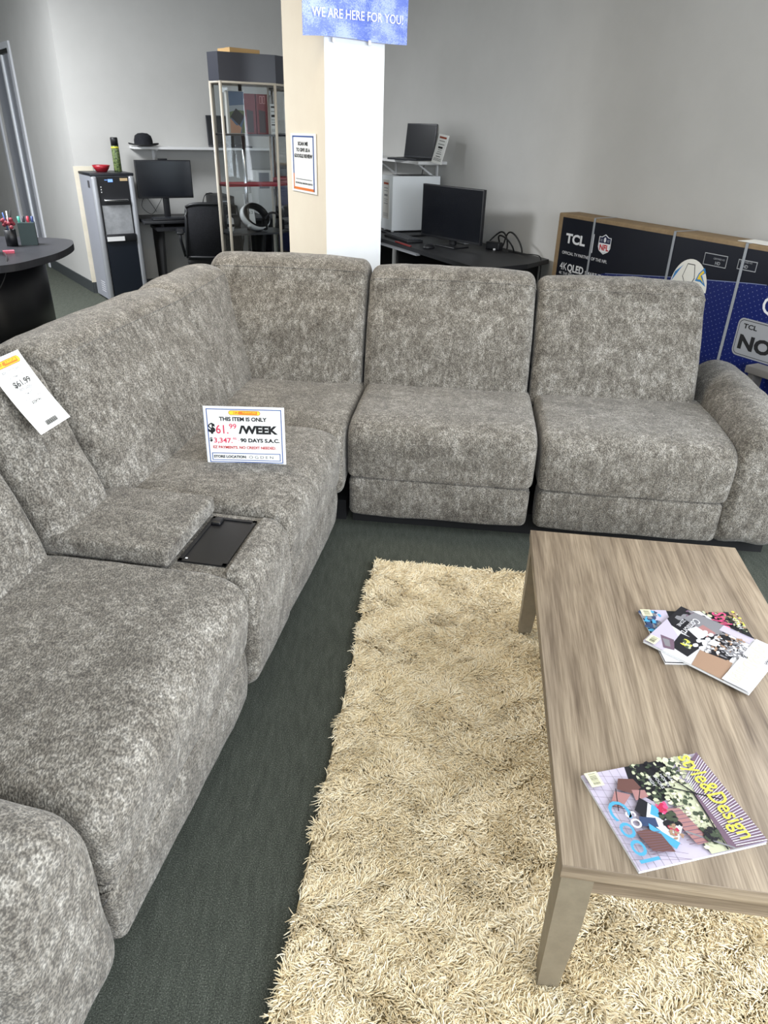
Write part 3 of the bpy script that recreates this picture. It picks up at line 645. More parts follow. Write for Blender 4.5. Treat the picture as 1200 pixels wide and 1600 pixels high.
c_ = thing('spray_can', 'tall black and green spray can beside the red bowl', 'spray can', M=MA @ Matrix.Translation((-2.318, -.20, 1.155)))
mb = MB(); mb.lathe([(.034, 0), (.036, .004), (.036, .215), (.030, .228)], n=24)
mb.build('can_body', m_noise('can_print', (20, 44, 26), (120, 136, 84), 60, .3, 0, .001, .5, 3), c_)
mb = MB(); mb.lathe([(.0362, .20), (.0362, .213)], n=24); mb.build('band', mat('can_band', (214, 206, 60), .3), c_)
mb = MB(); mb.lathe([(.034, .222), (.034, .285), (.030, .292)], n=24); mb.build('cap', BLACK, c_)
h_ = thing('hat', 'black brimmed hat on the left end of the long white shelf', 'hat', M=MA @ Matrix.Translation((-2.04, -.16, 1.372)))
mb = MB(); mb.lathe([(.135, .016), (.138, .020), (.12, .014), (.098, .010), (.088, .02), (.086, .055), (.075, .092), (.045, .112), (.001, .117)], n=28); mb.build('crown', m_noise('felt', (20, 21, 26), (30, 31, 36), 60, .9), h_)
mb = MB(); mb.tube([(.137*math.cos(a*.2244), .137*math.sin(a*.2244), .018+.008*math.cos(a*.449)) for a in range(28)], .006, n=6, closed=True); mb.build('brim_edge', BLACKM, h_)

def monitor(name, label, M, w, h, zc, foot=True, cam_=True, group=None):
    """x right, y into the wall, z up; screen faces -y; zc = height of the screen's lower edge above the base"""
    t = thing(name, label, 'monitor', M=M)
    mb = MB(); mb.rbox(-w/2, w/2, -.012, .018, zc, zc+h, .004); mb.build('casing', BLACK, t)
    mb = MB(); mb.box(-w/2+.008, w/2-.008, -.0135, -.012, zc+.018, zc+h-.008); mb.build('screen', SCREEN, t)
    mb = MB(); mb.rbox(-.03, .03, .018, .045, .012, zc+h*.5, .006); mb.build('stand', BLACK, t)
    mb = MB(); mb.rbox(-.11, .11, -.06, .10, 0, .012, .005); mb.build('stand_base', BLACK, t)
    if cam_:
        mb = MB(); mb.rbox(-.045, .045, -.012, .016, zc+h, zc+h+.014, .005); mb.build('webcam', BLACK, t)
    return t
def leg_box(mb, x0, x1, y0, y1, z0, z1): mb.box(x0, x1, y0, y1, z0, z1)
# small desk on back wall
dk = thing('computer_desk', 'small black computer desk under the long white shelf', 'desk', M=MA @ Matrix.Translation((-2.20, 0, 0)))
mb = MB(); mb.rbox(0, 1.25, -.58, -.02, .715, .745, .004); mb.build('desktop', BLACK, dk)
mb = MB(); mb.box(.10, .62, -.66, -.3, .66, .685); mb.build('keyboard_tray', BLACK, dk)
mb = MB(); mb.box(.27, .36, -.662, -.66, .64, .69); mb.build('tray_handle', DGREY, dk)
for x in (.16, 1.2):
    mb = MB(); mb.add([(x, -.56, .715), (x+.025, -.56, .715), (x+.025, -.06, .715), (x, -.06, .715), (x, -.40, 0), (x+.025, -.40, 0), (x+.025, -.12, 0), (x, -.12, 0)], [(0, 1, 2, 3), (4, 7, 6, 5), (0, 4, 5, 1), (1, 5, 6, 2), (2, 6, 7, 3), (3, 7, 4, 0)]); mb.build('side_panel', BLACKM, dk)
monitor('desk_monitor', 'black monitor with webcam on the small desk beside the water cooler', MA @ Matrix.Translation((-1.93, -.40, .745)), .53, .335, .185)
kb = thing('keyboard', 'black keyboard in front of the left monitor', 'keyboard', M=MA @ Matrix.Translation((-1.90, -.55, .7455)))
mb = MB(); mb.rbox(-.21, .21, -.015, .10, 0, .018, .004); mb.build('case', BLACK, kb)
mb = MB()
for i in range(15):
    for j in range(5): mb.box(-.2+i*.0268, -.2+i*.0268+.022, -.008+j*.02, .008+j*.02, .018, .023)
mb.build('keys', DGREY, kb)
def cable(label, pts, r=.003, M=MA, name='cable', group=None):
    P = smooth_loop(pts, 8, False); mb = MB(); mb.tube(P, r, n=6, M=M); o = mb.build(name, BLACKM); return tag(o, label, 'cable', group)
cable('thin black cable curled behind the left monitor', [(-2.02, -.3, .80), (-2.1, -.25, .93), (-2.14, -.22, .84), (-2.05, -.2, .77), (-1.97, -.2, .86), (-1.93, -.2, .92)], .0025)
cable('black cable rising behind the mesh office chair', [(-1.55, -.25, .83), (-1.50, -.2, .93), (-1.42, -.15, .95), (-1.36, -.12, .92)], .004)
# office chair
ch = thing('office_chair', 'black mesh office chair behind the sofa corner', 'chair', M=MA @ Matrix.Translation((-1.72, -1.25, 0)) @ Matrix.Rotation(R(-12), 4, 'Z'))
mb = MB(); vs = []; nx, ny = 12, 14
for s_ in (0, 1):
    for j in range(ny+1):
        for i in range(nx+1):
            u = i/nx*2-1; v = j/ny; w_ = .25-.03*v; zz = .50+.46*v-.03*(abs(u)**4)*(v > .8); vs.append((u*w_, -.02-.06*v+.05*u*u-(0 if s_ else .02)-.05*math.sin(v*3.1), zz))
q = (nx+1)*(ny+1)
for s_ in (0, 1): mb.add(vs[s_*q:(s_+1)*q], [(j*(nx+1)+i, j*(nx+1)+i+1, (j+1)*(nx+1)+i+1, (j+1)*(nx+1)+i) for j in range(ny) for i in range(nx)], 0, True)
mb.build('backrest', m_noise('mesh_black', (17, 18, 22), (28, 29, 34), 90, .8), ch)
rim = [vs[i] for i in range(0, nx+1)]+[vs[j*(nx+1)+nx] for j in range(1, ny+1)]+[vs[ny*(nx+1)+i] for i in range(nx-1, -1, -1)]+[vs[j*(nx+1)] for j in range(ny-1, 0, -1)]
mb = MB(); mb.tube(rim, .014, n=8, closed=True); mb.build('back_frame', BLACK, ch)
mb = MB(); mb.rbox(-.25, .25, .0, .48, .42, .49, .03, seg=4); mb.build('seat', BLACKM, ch)
mb = MB(); mb.lathe([(.03, .12), (.03, .42)], (0, .24, 0), n=16); mb.build('gas_column', BLACK, ch)
for k in range(5):
    a = 6.283*k/5+.3; mb = MB(); mb.tube([(0, .24, .12), (.3*math.cos(a), .24+.3*math.sin(a), .075)], [.024, .014], n=8); lg_ = mb.build('base_arm', BLACK, ch)
    mb = MB(); mb.lathe([(.001, -.012), (.026, -.012), (.03, 0), (.026, .012), (.001, .012)], n=16, M=Matrix.Translation((.3*math.cos(a), .24+.3*math.sin(a), .031)) @ Matrix.Rotation(R(90), 4, 'X') ); mb.build('caster', BLACKM, lg_)
for s_ in (-1, 1):
    mb = MB(); mb.tube([(s_*.26, .30, .46), (s_*.29, .30, .60), (s_*.29, .28, .68)], .014, n=8); mb.rbox(s_*.29-.03, s_*.29+.03, .12, .40, .675, .70, .01); mb.build('armrest', BLACK, ch)

# items on the long shelf seen through the glass case
def laptop(label, M, w=.36, d=.25, h=.25, tilt=18, lid_m=None, scr=None):
    t = thing('laptop', label, 'laptop', M=M)
    mb = MB(); mb.rbox(-w/2, w/2, -d/2, d/2, 0, .016, .004); b = mb.build('base', DGREY, t)
    mb = MB(); mb.box(-w/2+.02, w/2-.02, -.01, d/2-.03, .016, .0175); mb.build('keys', BLACKM, b)
    ML_ = Matrix.Translation((0, d/2, .014)) @ Matrix.Rotation(R(-tilt), 4, 'X')
    mb = MB(); mb.rbox(-w/2, w/2, -.004, .004, 0, h, .003, M=ML_); l_ = mb.build('lid', DGREY, t)
    mb = MB(); mb.box(-w/2+.01, w/2-.01, -.0055, -.004, .015, h-.01, M=ML_); mb.build('screen', scr or SCREEN, l_)
    return t
laptop('dark open laptop on the long shelf, seen past the left of the display case', MA @ Matrix.Translation((-1.18, -.155, 1.372)), .40, .20, .27, 5)
pcb = thing('printer_box', 'pale device box below the shelf behind the display case', 'box', M=MA @ Matrix.Translation((-.95, -.26, .745)))
mb = MB(); mb.rbox(0, .32, 0, .24, 0, .42, .006); mb.build('carton', mat('pale_box', (178, 178, 176), .6), pcb)
mb = MB(); mb.box(.02, .13, -.001, 0, .25, .40); mb.box(.16, .3, -.001, 0, .33, .40); mb.build('label_print', mat('box_print', (110, 112, 118), .6), pcb)
pc = thing('computer_tower', 'black computer tower on the small desk behind the glass case', 'computer', M=MA @ Matrix.Translation((-1.46, -.50, .745)))
mb = MB(); mb.rbox(0, .18, 0, .42, 0, .20, .006); mb.build('tower_case', BLACK, pc)
mb = MB(); mb.box(.03, .12, -.003, 0, .15, .16); mb.build('drive_slot', SILVER, pc)
wt = thing('second_desk', 'black desk behind the display case next to the pillar', 'desk', M=MA @ Matrix.Translation((-.93, 0, 0)))
mb = MB(); mb.rbox(0, .85, -.50, -.02, .715, .745, .004); mb.build('desktop', BLACK, wt)
for x in (.03, .80):
    mb = MB(); mb.box(x, x+.025, -.48, -.04, 0, .715); mb.build('side_panel', BLACKM, wt)

# ------------------------------------------------------------------ display case
MD = MA @ Matrix.Translation((-1.68, -2.40, 0))
dc = thing('display_case', 'tall six-sided glass display case with black header left of the pillar', 'display case', M=MD)
HX = [(-.205, 0), (.205, 0), (.36, .12), (.27, .34), (-.17, .34), (-.245, .12)]
def inset(k): return [(x*k, (y-.16)*k+.16) for x, y in HX]
HEAD = mat('header_laminate', (58, 60, 70), .32); BONE = mat('bone_metal', (206, 198, 184), .4)
mb = MB(); mb.prism(inset(1.02), 1.855, 2.028); mb.build('header', HEAD, dc)
mb = MB(); mb.prism(inset(1.0), 0, .35); mb.build('base_cabinet', HEAD, dc)
for i in range(6):
    x, y = HX[i]; mb = MB(); mb.lathe([(.011, .35), (.011, 1.855)], (x*.985, (y-.16)*.985+.16, 0), n=10); mb.build('corner_post', BONE, dc)
mb = MB(); mb.tube([(x, y, 1.848) for x, y in inset(.985)], .009, n=8, closed=True); mb.build('top_rail', BONE, dc)
GLASS = bpy.data.materials.new('case_glass'); GLASS.use_nodes = True
def _glass():
    nt = GLASS.node_tree; nt.nodes.clear(); o = nt.nodes.new('ShaderNodeOutputMaterial'); mx = nt.nodes.new('ShaderNodeMixShader'); tr_ = nt.nodes.new('ShaderNodeBsdfTransparent'); gl = nt.nodes.new('ShaderNodeBsdfGlossy')
    tr_.inputs[0].default_value = (.84, .87, .88, 1); gl.inputs['Roughness'].default_value = .03; fz = nt.nodes.new('ShaderNodeFresnel'); fz.inputs[0].default_value = 1.5
    nt.links.new(fz.outputs[0], mx.inputs[0]); nt.links.new(tr_.outputs[0], mx.inputs[1]); nt.links.new(gl.outputs[0], mx.inputs[2]); nt.links.new(mx.outputs[0], o.inputs[0])
_glass()
for i in range(6):
    a, b = inset(.975)[i], inset(.975)[(i+1) % 6]; mb = flatMB(); mb.add([(a[0], a[1], .35), (b[0], b[1], .35), (b[0], b[1], 1.845), (a[0], a[1], 1.845)], [(0, 1, 2, 3)]); mb.build('glass_pane', GLASS, dc)
shelf_z = (.84, 1.185, 1.525)
for k, z in enumerate(shelf_z):
    mb = MB(); mb.prism(inset(.94), z-.012, z); o = mb.build('shelf', mat('red_felt', (150, 44, 54), .85) if k == 1 else mat('smoked_shelf', (62, 62, 66), .3), dc)
    if k == 1: o['label'] = 'red round shelf'
mb = MB(); mb.lathe([(.013, .35), (.013, 1.845)], (0, .20, 0), n=16); mb.build('chrome_pole', CHROME, dc)
DI = lambda x, y, z, r=0: MD @ Matrix.Translation((x+.01, y, z)) @ Matrix.Rotation(R(r), 4, 'Z')
bx = thing('tablet_box', 'boxed tablet with a landscape picture on the top shelf of the glass case', 'box', M=DI(-.085, .12, 1.525))
mb = MB(); mb.box(-.055, .075, 0, .05, 0, .275); mb.build('carton', mat('carton_grey', (196, 192, 186), .5), bx)
art = MB(); art.flat = 1
def apl(mb, pts, y, mi): mb.add([(x, y, z) for x, z in pts], [tuple(range(len(pts)))], mi)
apl(art, [(-.04, .004), (.074, .004), (.074, .272), (-.04, .272)], -.0008, 0); apl(art, [(-.04, .10), (.074, .12), (.074, .16), (-.04, .15)], -.001, 1); apl(art, [(-.04, .14), (.02, .155), (.074, .15), (.074, .19), (-.04, .18)], -.0011, 2)
apl(art, [(-.035, .11), (.03, .055), (.072, .115), (.01, .165)], -.0013, 3); apl(art, [(-.04, .004), (-.01, .004), (.02, .05), (.0, .06), (-.035, .10), (-.04, .09)], -.0015, 4); apl(art, [(-.01, .004), (.035, .004), (.045, .04), (.02, .06)], -.0015, 4); apl(art, [(.045, .004), (.074, .004), (.074, .11), (.05, .05)], -.0012, 1)
art.build('cover_picture', [mat('sky_blue_print', (92, 112, 140), .4), mat('field_print', (104, 118, 88), .4), mat('cloud_print', (160, 168, 176), .4), mat('tablet_print', (52, 54, 58), .4), mat('skin_print', (196, 150, 124), .4)], bx)
for nm, xx, lab in (('game_box', .03, 'dark red boxed game console, left of two on the top shelf of the glass case'), ('game_box', .125, 'dark red boxed game console with white outline logo on the top shelf')):
    g = thing(nm, lab, 'box', M=DI(xx, .135, 1.525))
    mb = MB(); mb.box(-.038, .05, 0, .06, 0, .262); mb.build('carton', mat('game_red', (120, 24, 36), .4), g)
    art = flatMB(); apl(art, [(-.02, .01), (.03, .01), (.03, .15), (-.02, .16)], -.0006, 1)
    if xx > .1:
        for s_ in (0, .024): 
            for a_, b_ in (((-.012+s_, .20), (-.008+s_, .25)), ((.004+s_, .20), (.008+s_, .25))): apl(art, [(a_[0], a_[1]), (b_[0], a_[1]), (b_[0], b_[1]), (a_[0], b_[1])], -.0008, 0)
            for zz in (.20, .246): apl(art, [(-.012+s_, zz), (.008+s_, zz), (.008+s_, zz+.004), (-.012+s_, zz+.004)], -.0008, 0)
    art.build('print', [mat('print_pale', (206, 150, 150), .4), mat('print_dark', (52, 30, 36), .4)], g)
pcard = thing('price_card', 'white price card at the right end of the top case shelf', 'sign', M=DI(.205, .10, 1.525, 20))
mb = MB(); mb.box(-.028, .028, 0, .003, 0, .20); mb.build('paper', PAPER, pcard)
art = flatMB(); [apl(art, [(-.02, z), (.02, z), (.02, z+hh), (-.02, z+hh)], -.001, 0) for z, hh in ((.175, .012), (.15, .004), (.115, .016), (.095, .003), (.08, .003), (.06, .008), (.02, .002), (.027, .002), (.034, .002))]; art.build('print_lines', INK, pcard)
pcard2 = thing('price_card', 'tilted white price card standing behind the headset in the glass case', 'sign', M=DI(.03, .22, .84, 0) @ Matrix.Rotation(R(-6), 4, 'Y'))
mb = MB(); mb.box(-.035, .035, 0, .003, 0, .27); mb.build('paper', PAPER, pcard2)
t_ = TX(); t_.t('63.2', -.028, .12, .026, 0, .0, w=.05); t_.mb.v = [(v[0], -.001, v[1]) for v in t_.mb.v]; t_.build('print_lines', [INK], pcard2)
hs = thing('vr_headset', 'white and black virtual reality headset on the lower shelf of the glass case', 'headset', M=DI(.0, .13, .845))
MHs = Matrix.Translation((.03, .01, .10)) @ Matrix.Rotation(R(58), 4, 'X') @ Matrix.Rotation(R(20), 4, 'Y')
ring = [(.125*math.cos(a*.1745), .10*math.sin(a*.1745), 0) for a in range(36)]
mb = MB()
rp_ = MB(); vs = []
for a in range(37):
    c, s_ = math.cos(a*.1745), math.sin(a*.1745); hgt = .022+.010*max(0, -s_)
    for (rr, zz) in ((.128, -hgt), (.128, hgt), (.118, hgt), (.118, -hgt)): vs.append(MHs @ Vector((rr*c, rr*.82*s_, zz)))
mb.add(vs, [(a*4+k, a*4+(k+1) % 4, (a+1)*4+(k+1) % 4, (a+1)*4+k) for a in range(36) for k in range(4)], 0, True); mb.build('headband', WHITE, hs)
vs = []
for a in range(37):
    c, s_ = math.cos(a*.1745), math.sin(a*.1745)
    for (rr, zz) in ((.117, -.03), (.117, .035), (.098, .030), (.098, -.028)): vs.append(MHs @ Vector((rr*c, rr*.82*s_, zz)))
mb = MB(); mb.add(vs, [(a*4+k, a*4+(k+1) % 4, (a+1)*4+(k+1) % 4, (a+1)*4+k) for a in range(36) for k in range(4)], 0, True); mb.build('padding', BLACKM, hs)
mb = MB(); mb.rbox(-.19, -.09, -.02, .10, .02, .12, .03, seg=4); mb.build('visor', BLACK, hs)
for px_, py_ in ((-.075, -.085), (.09, -.07)):
    mb = MB(); mb.lathe([(.016, -.004), (.018, 0), (.014, .008), (.001, .009)], n=16, M=MHs @ Matrix.Translation((px_, py_, .0)) @ Matrix.Rotation(R(90), 4, 'X')); mb.build('side_knob', WHITE, hs)
hs2 = thing('headphones', 'dark over-ear headset at the right of the lower case shelf', 'headphones', M=DI(.17, .12, .845))
mb = MB(); mb.tube([(.07*math.cos(R(a)), 0, .05+.08*math.sin(R(a))) for a in range(0, 181, 12)], .008, n=8); mb.build('headband', BLACK, hs2)
for s_ in (-1, 1): mb = MB(); mb.rbox(s_*.07-.018, s_*.07+.018, -.035, .035, .002, .085, .015); mb.build('ear_cup', BLACKM, hs2)
wc = thing('controller', 'white rounded controller at the left of the lower case shelf', 'controller', M=DI(-.185, .09, .845))
mb = MB(); mb.lathe([(.001, 0), (.022, .01), (.028, .05), (.022, .10), (.001, .115)], n=16); mb.build('shell', WHITE, wc)
mb = MB(); mb.lathe([(.030, .04), (.032, .05), (.030, .06)], n=16); mb.build('grip_ring', BLACK, wc)
cb_ = thing('cardboard_box', 'flat tan cardboard box on top of the display case', 'box', M=DI(-.03, .18, 2.0285, 18))
mb = MB(); mb.box(-.10, .16, -.07, .08, 0, .032); mb.build('carton', mat('cardboard', (196, 160, 108), .85), cb_)
mb = MB(); mb.box(-.10, .16, -.07, -.01, .032, .035); mb.build('flap', mat('cardboard2', (184, 148, 98), .85), cb_)

# ------------------------------------------------------------------ right wall desk, tower, monitor, laptop
MR = lambda x, y, z, r=0: MBw @ Matrix.Translation((x, y, z)) @ Matrix.Rotation(R(r), 4, 'Z')
d2 = thing('long_desk', 'long black desk along the right wall behind the sofa', 'desk', M=MR(1.55, 0, 0))
mb = MB(); mb.prism([(0, -.02), (0, -.68), (2.55, -.72), (2.50, -.30), (2.38, -.02)], .765, .795); mb.build('desktop', mat('black_desktop', (26, 27, 30), .5), d2)
for x in (.03, 1.2, 2.28):
    mb = MB(); mb.box(x, x+.03, -.62, -.05, 0, .765); mb.build('side_panel', BLACKM, d2)
mb = MB(); mb.box(1.10, 1.72, -.735, -.70, .755, .768); mb.build('tray_edge', SILVER, d2)
tw = thing('computer_tower', 'white computer tower with a price sheet, right of the pillar', 'computer', M=MR(2.19, -.48, .807, -4))
mb = MB(); mb.rbox(0, .23, 0, .44, .012, .435, .006); mb.build('case', mat('pc_white', (226, 230, 233), .4), tw)
mb = MB(); mb.box(.03, .20, .08, .38, .4352, .4375); mb.build('top_vent', DGREY, tw)
for x in (.03, .18):
    for y in (.03, .40): mb = MB(); mb.lathe([(.014, 0), (.014, .012)], (x, y, 0), n=12); mb.build('foot', WHITE, tw)
sh = MB(); sh.box(.035, .165, -.003, 0, .10, .40); so = sh.build('price_sheet', mat('sheet', (206, 204, 200), .6), tw)
art = flatMB(); [apl(art, [(.10-w_, z), (.10+w_, z), (.10+w_, z+hh), (.10-w_, z+hh)], -.004, mi) for z, hh, w_, mi in ((.365, .016, .05, 1), (.335, .006, .04, 0), (.315, .004, .04, 0), (.275, .016, .035, 0), (.25, .004, .04, 0), (.235, .004, .03, 0), (.215, .006, .04, 0), (.12, .003, .05, 0), (.13, .003, .05, 0), (.14, .003, .05, 0))]
art.build('print_lines', [GREYINK, BROWN], so)
ds = thing('monitor_riser', 'black riser under the white computer tower', 'riser', M=MR(1.95, -.52, .795))
mb = MB(); mb.rbox(0, .66, 0, .50, 0, .012, .003); mb.build('board', BLACK, ds)
monitor('desk_monitor', 'large black monitor on the long desk by the right wall', MR(3.20, -.40, .795, 11), .66, .375, .05, cam_=False)
kb2 = thing('keyboard', 'black keyboard on the long desk below the large monitor', 'keyboard', M=MR(2.72, -.62, .7955, -3))
mb = MB(); mb.rbox(-.22, .22, 0, .14, 0, .02, .004); mb.build('case', BLACK, kb2)
mb = MB()
for i in range(15):
    for j in range(5): mb.box(-.21+i*.028, -.21+i*.028+.023, .012+j*.024, .031+j*.024, .02, .025)
mb.build('keys', DGREY, kb2)
rs_ = thing('red_strip', 'thin red bar lying in front of the keyboard on the long desk', 'bar', M=MR(2.98, -.70, .7955, -3))
mb = MB(); mb.rbox(-.13, .13, 0, .02, 0, .01, .002); mb.build('bar', mat('dim_red', (120, 34, 32), .5), rs_)
ms = thing('computer_mouse', 'black computer mouse right of the keyboard on the long desk', 'mouse', M=MR(3.22, -.60, .7955, 10))
mb = MB(); mb.lathe([(.03, 0), (.032, .008), (.026, .022), (.012, .031), (.001, .033)], n=20, M=Matrix.Scale(1.6, 4, (0, 1, 0))); mb.build('shell', BLACK, ms)
mb = MB(); mb.rbox(-.004, .004, .015, .035, .028, .035, .002); mb.build('wheel', DGREY, ms)
pw = thing('power_strip', 'pale device behind the large monitor stand', 'adapter', M=MR(2.93, -.22, .795, 0))
mb = MB(); mb.rbox(0, .20, 0, .05, 0, .035, .006); mb.build('body', mat('adapter_grey', (150, 150, 150), .5), pw)
for k, (x0, h0, w0_) in enumerate(((3.50, .11, .10), (3.58, .13, .14), (3.42, .10, .12))):
    P = [(x0+w0_*math.cos(a)*1.2+.03*math.sin(2*a+k), -.10-.05*math.sin(a*1.5+k), .80+.004+max(0, h0*math.sin(a)*.9)+.01*k) for a in [i*.30 for i in range(0, 12)]]
    cable(('black cable looped upright on the long desk end, nearest the TV box', 'black cable loop tallest in the tangle on the long desk', 'black cable loop beside the large monitor')[k], P, .006, MBw, group=None)
cable('black cable hanging over the right end of the long desk', [(3.55, -.10, .80), (3.70, -.07, .80), (3.84, -.08, .815), (3.93, -.10, .81), (3.96, -.11, .74), (3.96, -.11, .6)], .004, MBw)
ad = thing('power_adapter', 'black power adapter among the cables on the long desk', 'adapter', M=MR(3.42, -.14, .7955, 20))
mb = MB(); mb.rbox(-.06, .06, -.03, .03, 0, .055, .008); mb.build('block', BLACK, ad); mb = MB(); mb.rbox(.02, .035, -.045, -.028, .0, .014, .003); mb.build('plug', WHITE, ad)
laptop('dark open laptop on the short shelf right of the pillar', MR(2.17, -.205, 1.352, 20), .33, .22, .265, 8)
ps = thing('price_sheet', 'leaning white price sheet beside the laptop on the short shelf', 'sign', M=MR(2.52, -.20, 1.3525, 0) @ Matrix.Rotation(R(-14), 4, 'X') @ Matrix.Rotation(R(5), 4, 'Y'))
mb = MB(); mb.box(0, .16, 0, .003, 0, .215); mb.build('paper', PAPER, ps)
art = flatMB(); [apl(art, [(.08-w_, z), (.08+w_, z), (.08+w_, z+hh), (.08-w_, z+hh)], -.001, mi) for z, hh, w_, mi in ((.185, .014, .055, 1), (.165, .004, .045, 0), (.14, .004, .05, 0), (.112, .014, .035, 0), (.10, .003, .03, 0), (.085, .003, .03, 0), (.07, .004, .04, 0), (.05, .005, .035, 0), (.02, .002, .06, 0), (.026, .002, .06, 0), (.032, .002, .06, 0), (.038, .002, .06, 0))]
art.build('print_lines', [INK, BROWN], ps)
cable('thin black cable hanging under the short shelf', [(2.16, -.05, 1.335), (2.12, -.04, 1.28), (2.08, -.03, 1.22)], .003, MBw)

# ------------------------------------------------------------------ TV box leaning on the right wall
TB = thing('television_box', 'large black and blue television carton standing against the right wall', 'box', M=MR(4.19, -.20, 0))
BL_, BH_, BT_ = 2.05, 1.135, .17
CB = m_noise('carton_brown', (132, 112, 86), (144, 124, 96), 20, .85, .1, .002)
mb = MB(); mb.rbox(0, BL_, 0, BT_, 0, BH_, .008); mb.build('carton', CB, TB)
def tb(pts, y, mi, mb_): apl(mb_, pts, y, mi)
NAVY = mat('print_navy', (10, 14, 28), .35); BLUEP = mat('print_blue', (14, 32, 104), .35)
def _dots():
    nt, n, l, p = nodes(BLUEP); v = N(nt, 'ShaderNodeTexVoronoi', Scale=42); v.inputs['Randomness'].default_value = .0; l.new(coords(nt, (1, .001, 1), (0, .5, 0)), v.inputs[0])
    r = ramp(nt, [(.07, srgb(110, 118, 158)), (.12, srgb(12, 28, 94))]); l.new(v.outputs['Distance'], r.inputs[0]); l.new(r.outputs[0], p.inputs['Base Color'])
_dots()
pr = flatMB(); tb([(.045, .03), (BL_-.03, .03), (BL_-.03, BH_-.022), (.045, BH_-.022)], -.0008, 0, pr)
tb([(.045, .03), (BL_-.03, .03), (BL_-.03, .985), (1.5, .955), (1.0, .90), (.50, .835), (.045, .72)], -.0014, 1, pr)
tb([(.50, .833), (1.0, .898), (1.5, .953), (1.6, .962), (1.6, .965), (1.5, .957), (1.0, .902), (.50, .837)], -.0018, 2, pr)
pr.build('printed_front', [NAVY, BLUEP, mat('print_line', (120, 130, 165), .4)], TB)
WP = mat('print_white', (226, 228, 232), .4); RP = mat('print_red', (186, 40, 48), .4); GP = mat('print_grey', (158, 160, 164), .3)
def bt(body, x, z, size, mi=0, bold=0, w=None):
    t = TX(); t.t(body, x, z, size, mi, bold, w=w, z=0); return [(v[0], -.0024, v[1]) for v in t.mb.v], t.mb.f
lt = flatMB()
for body, x, z, s_, bo, w_ in (('TCL', .10, .965, .078, .04, .185), ('OFFICIAL TV PARTNER OF THE NFL', .08, .893, .026, .006, .42), ('4K', .075, .795, .066, .0, .07), ('QLED', .15, .795, .062, .03, .155), ('SMART TV', .32, .80, .030, .012, .165), ('4K THE RESOLUTION', .075, .765, .026, 0, .25), ('Q', 1.60, .83, .13, .0, .10)):
    v, f = bt(body, x, z, s_, 0, bo, w_); lt.add(v, f, 0)
tb([(.352, .935), (.358, .935), (.358, 1.045), (.352, 1.045)], -.0022, 0, lt); lt.build('lettering', WP, TB)
nf = flatMB(); sx_, sz_ = .455, 1.0
shield = [(-.052, .04), (-.030, .040), (0, .056), (.030, .040), (.052, .04), (.054, -.02), (.04, -.042), (0, -.06), (-.04, -.042), (-.054, -.02)]
tb([(sx_+x, sz_+z) for x, z in shield], -.002, 0, nf); tb([(sx_+x*.9, sz_+z*.9) for x, z in shield], -.0024, 1, nf); tb([(sx_-.046, sz_-.035), (sx_, sz_-.052), (sx_+.046, sz_-.035), (sx_+.048, sz_+.004), (sx_-.048, sz_+.004)], -.0028, 0, nf)
for k in range(4):
    for s_ in (-1, 1): tb([(sx_+s_*(.022+.010*(k % 2)), sz_+.014+.008*(k//2)), (sx_+s_*(.026+.010*(k % 2)), sz_+.014+.008*(k//2)), (sx_+s_*(.026+.010*(k % 2)), sz_+.018+.008*(k//2)), (sx_+s_*(.022+.010*(k % 2)), sz_+.018+.008*(k//2))], -.003, 0, nf)
tb([(sx_+.010*math.cos(a*.628), sz_+.024+.015*math.sin(a*.628)) for a in range(10)], -.003, 0, nf)
v, f = bt('NFL', sx_-.040, sz_-.036, .045, 2, .04, .08); nf.add([(a_[0], -.0032, a_[2]) for a_ in v], f, 2); nf.build('shield_emblem', [WP, mat('print_navy2', (24, 32, 66), .4), RP], TB)
hm = flatMB(); hx, hz = 1.135, .86
tb([(hx+.125*math.cos(R(a)), hz+.155*math.sin(R(a))) for a in range(0, 181, 9)], -.0026, 0, hm); tb([(hx+.04, hz+.05), (hx+.055, hz+.09), (hx+.085, hz+.125), (hx+.10, hz+.10), (hx+.078, hz+.085), (hx+.115, hz+.03), (hx+.075, hz+.05)], -.003, 1, hm)
tb([(hx+.052, hz+.06), (hx+.06, hz+.085), (hx+.08, hz+.11), (hx+.09, hz+.10), (hx+.07, hz+.08), (hx+.10, hz+.045), (hx+.075, hz+.062)], -.0034, 2, hm); tb([(hx-.12, hz+.02), (hx-.07, hz+.10), (hx-.055, hz+.12), (hx-.105, hz+.075)], -.003, 1, hm)
tb([(hx-.05, hz+.06), (hx-.03, hz+.13), (hx+.02, hz+.13), (hx+.035, hz+.06), (hx+.02, hz+.03), (hx-.03, hz+.03)], -.003, 3, hm); tb([(hx-.046, hz+.062), (hx-.027, hz+.126), (hx+.017, hz+.126), (hx+.031, hz+.062), (hx+.018, hz+.034), (hx-.028, hz+.034)], -.0034, 0, hm)
hm.build('helmet_picture', [mat('helmet_white', (232, 230, 222), .4), mat('bolt_blue', (60, 130, 190), .4), mat('bolt_yellow', (240, 206, 60), .4), INK], TB)
ic = flatMB()
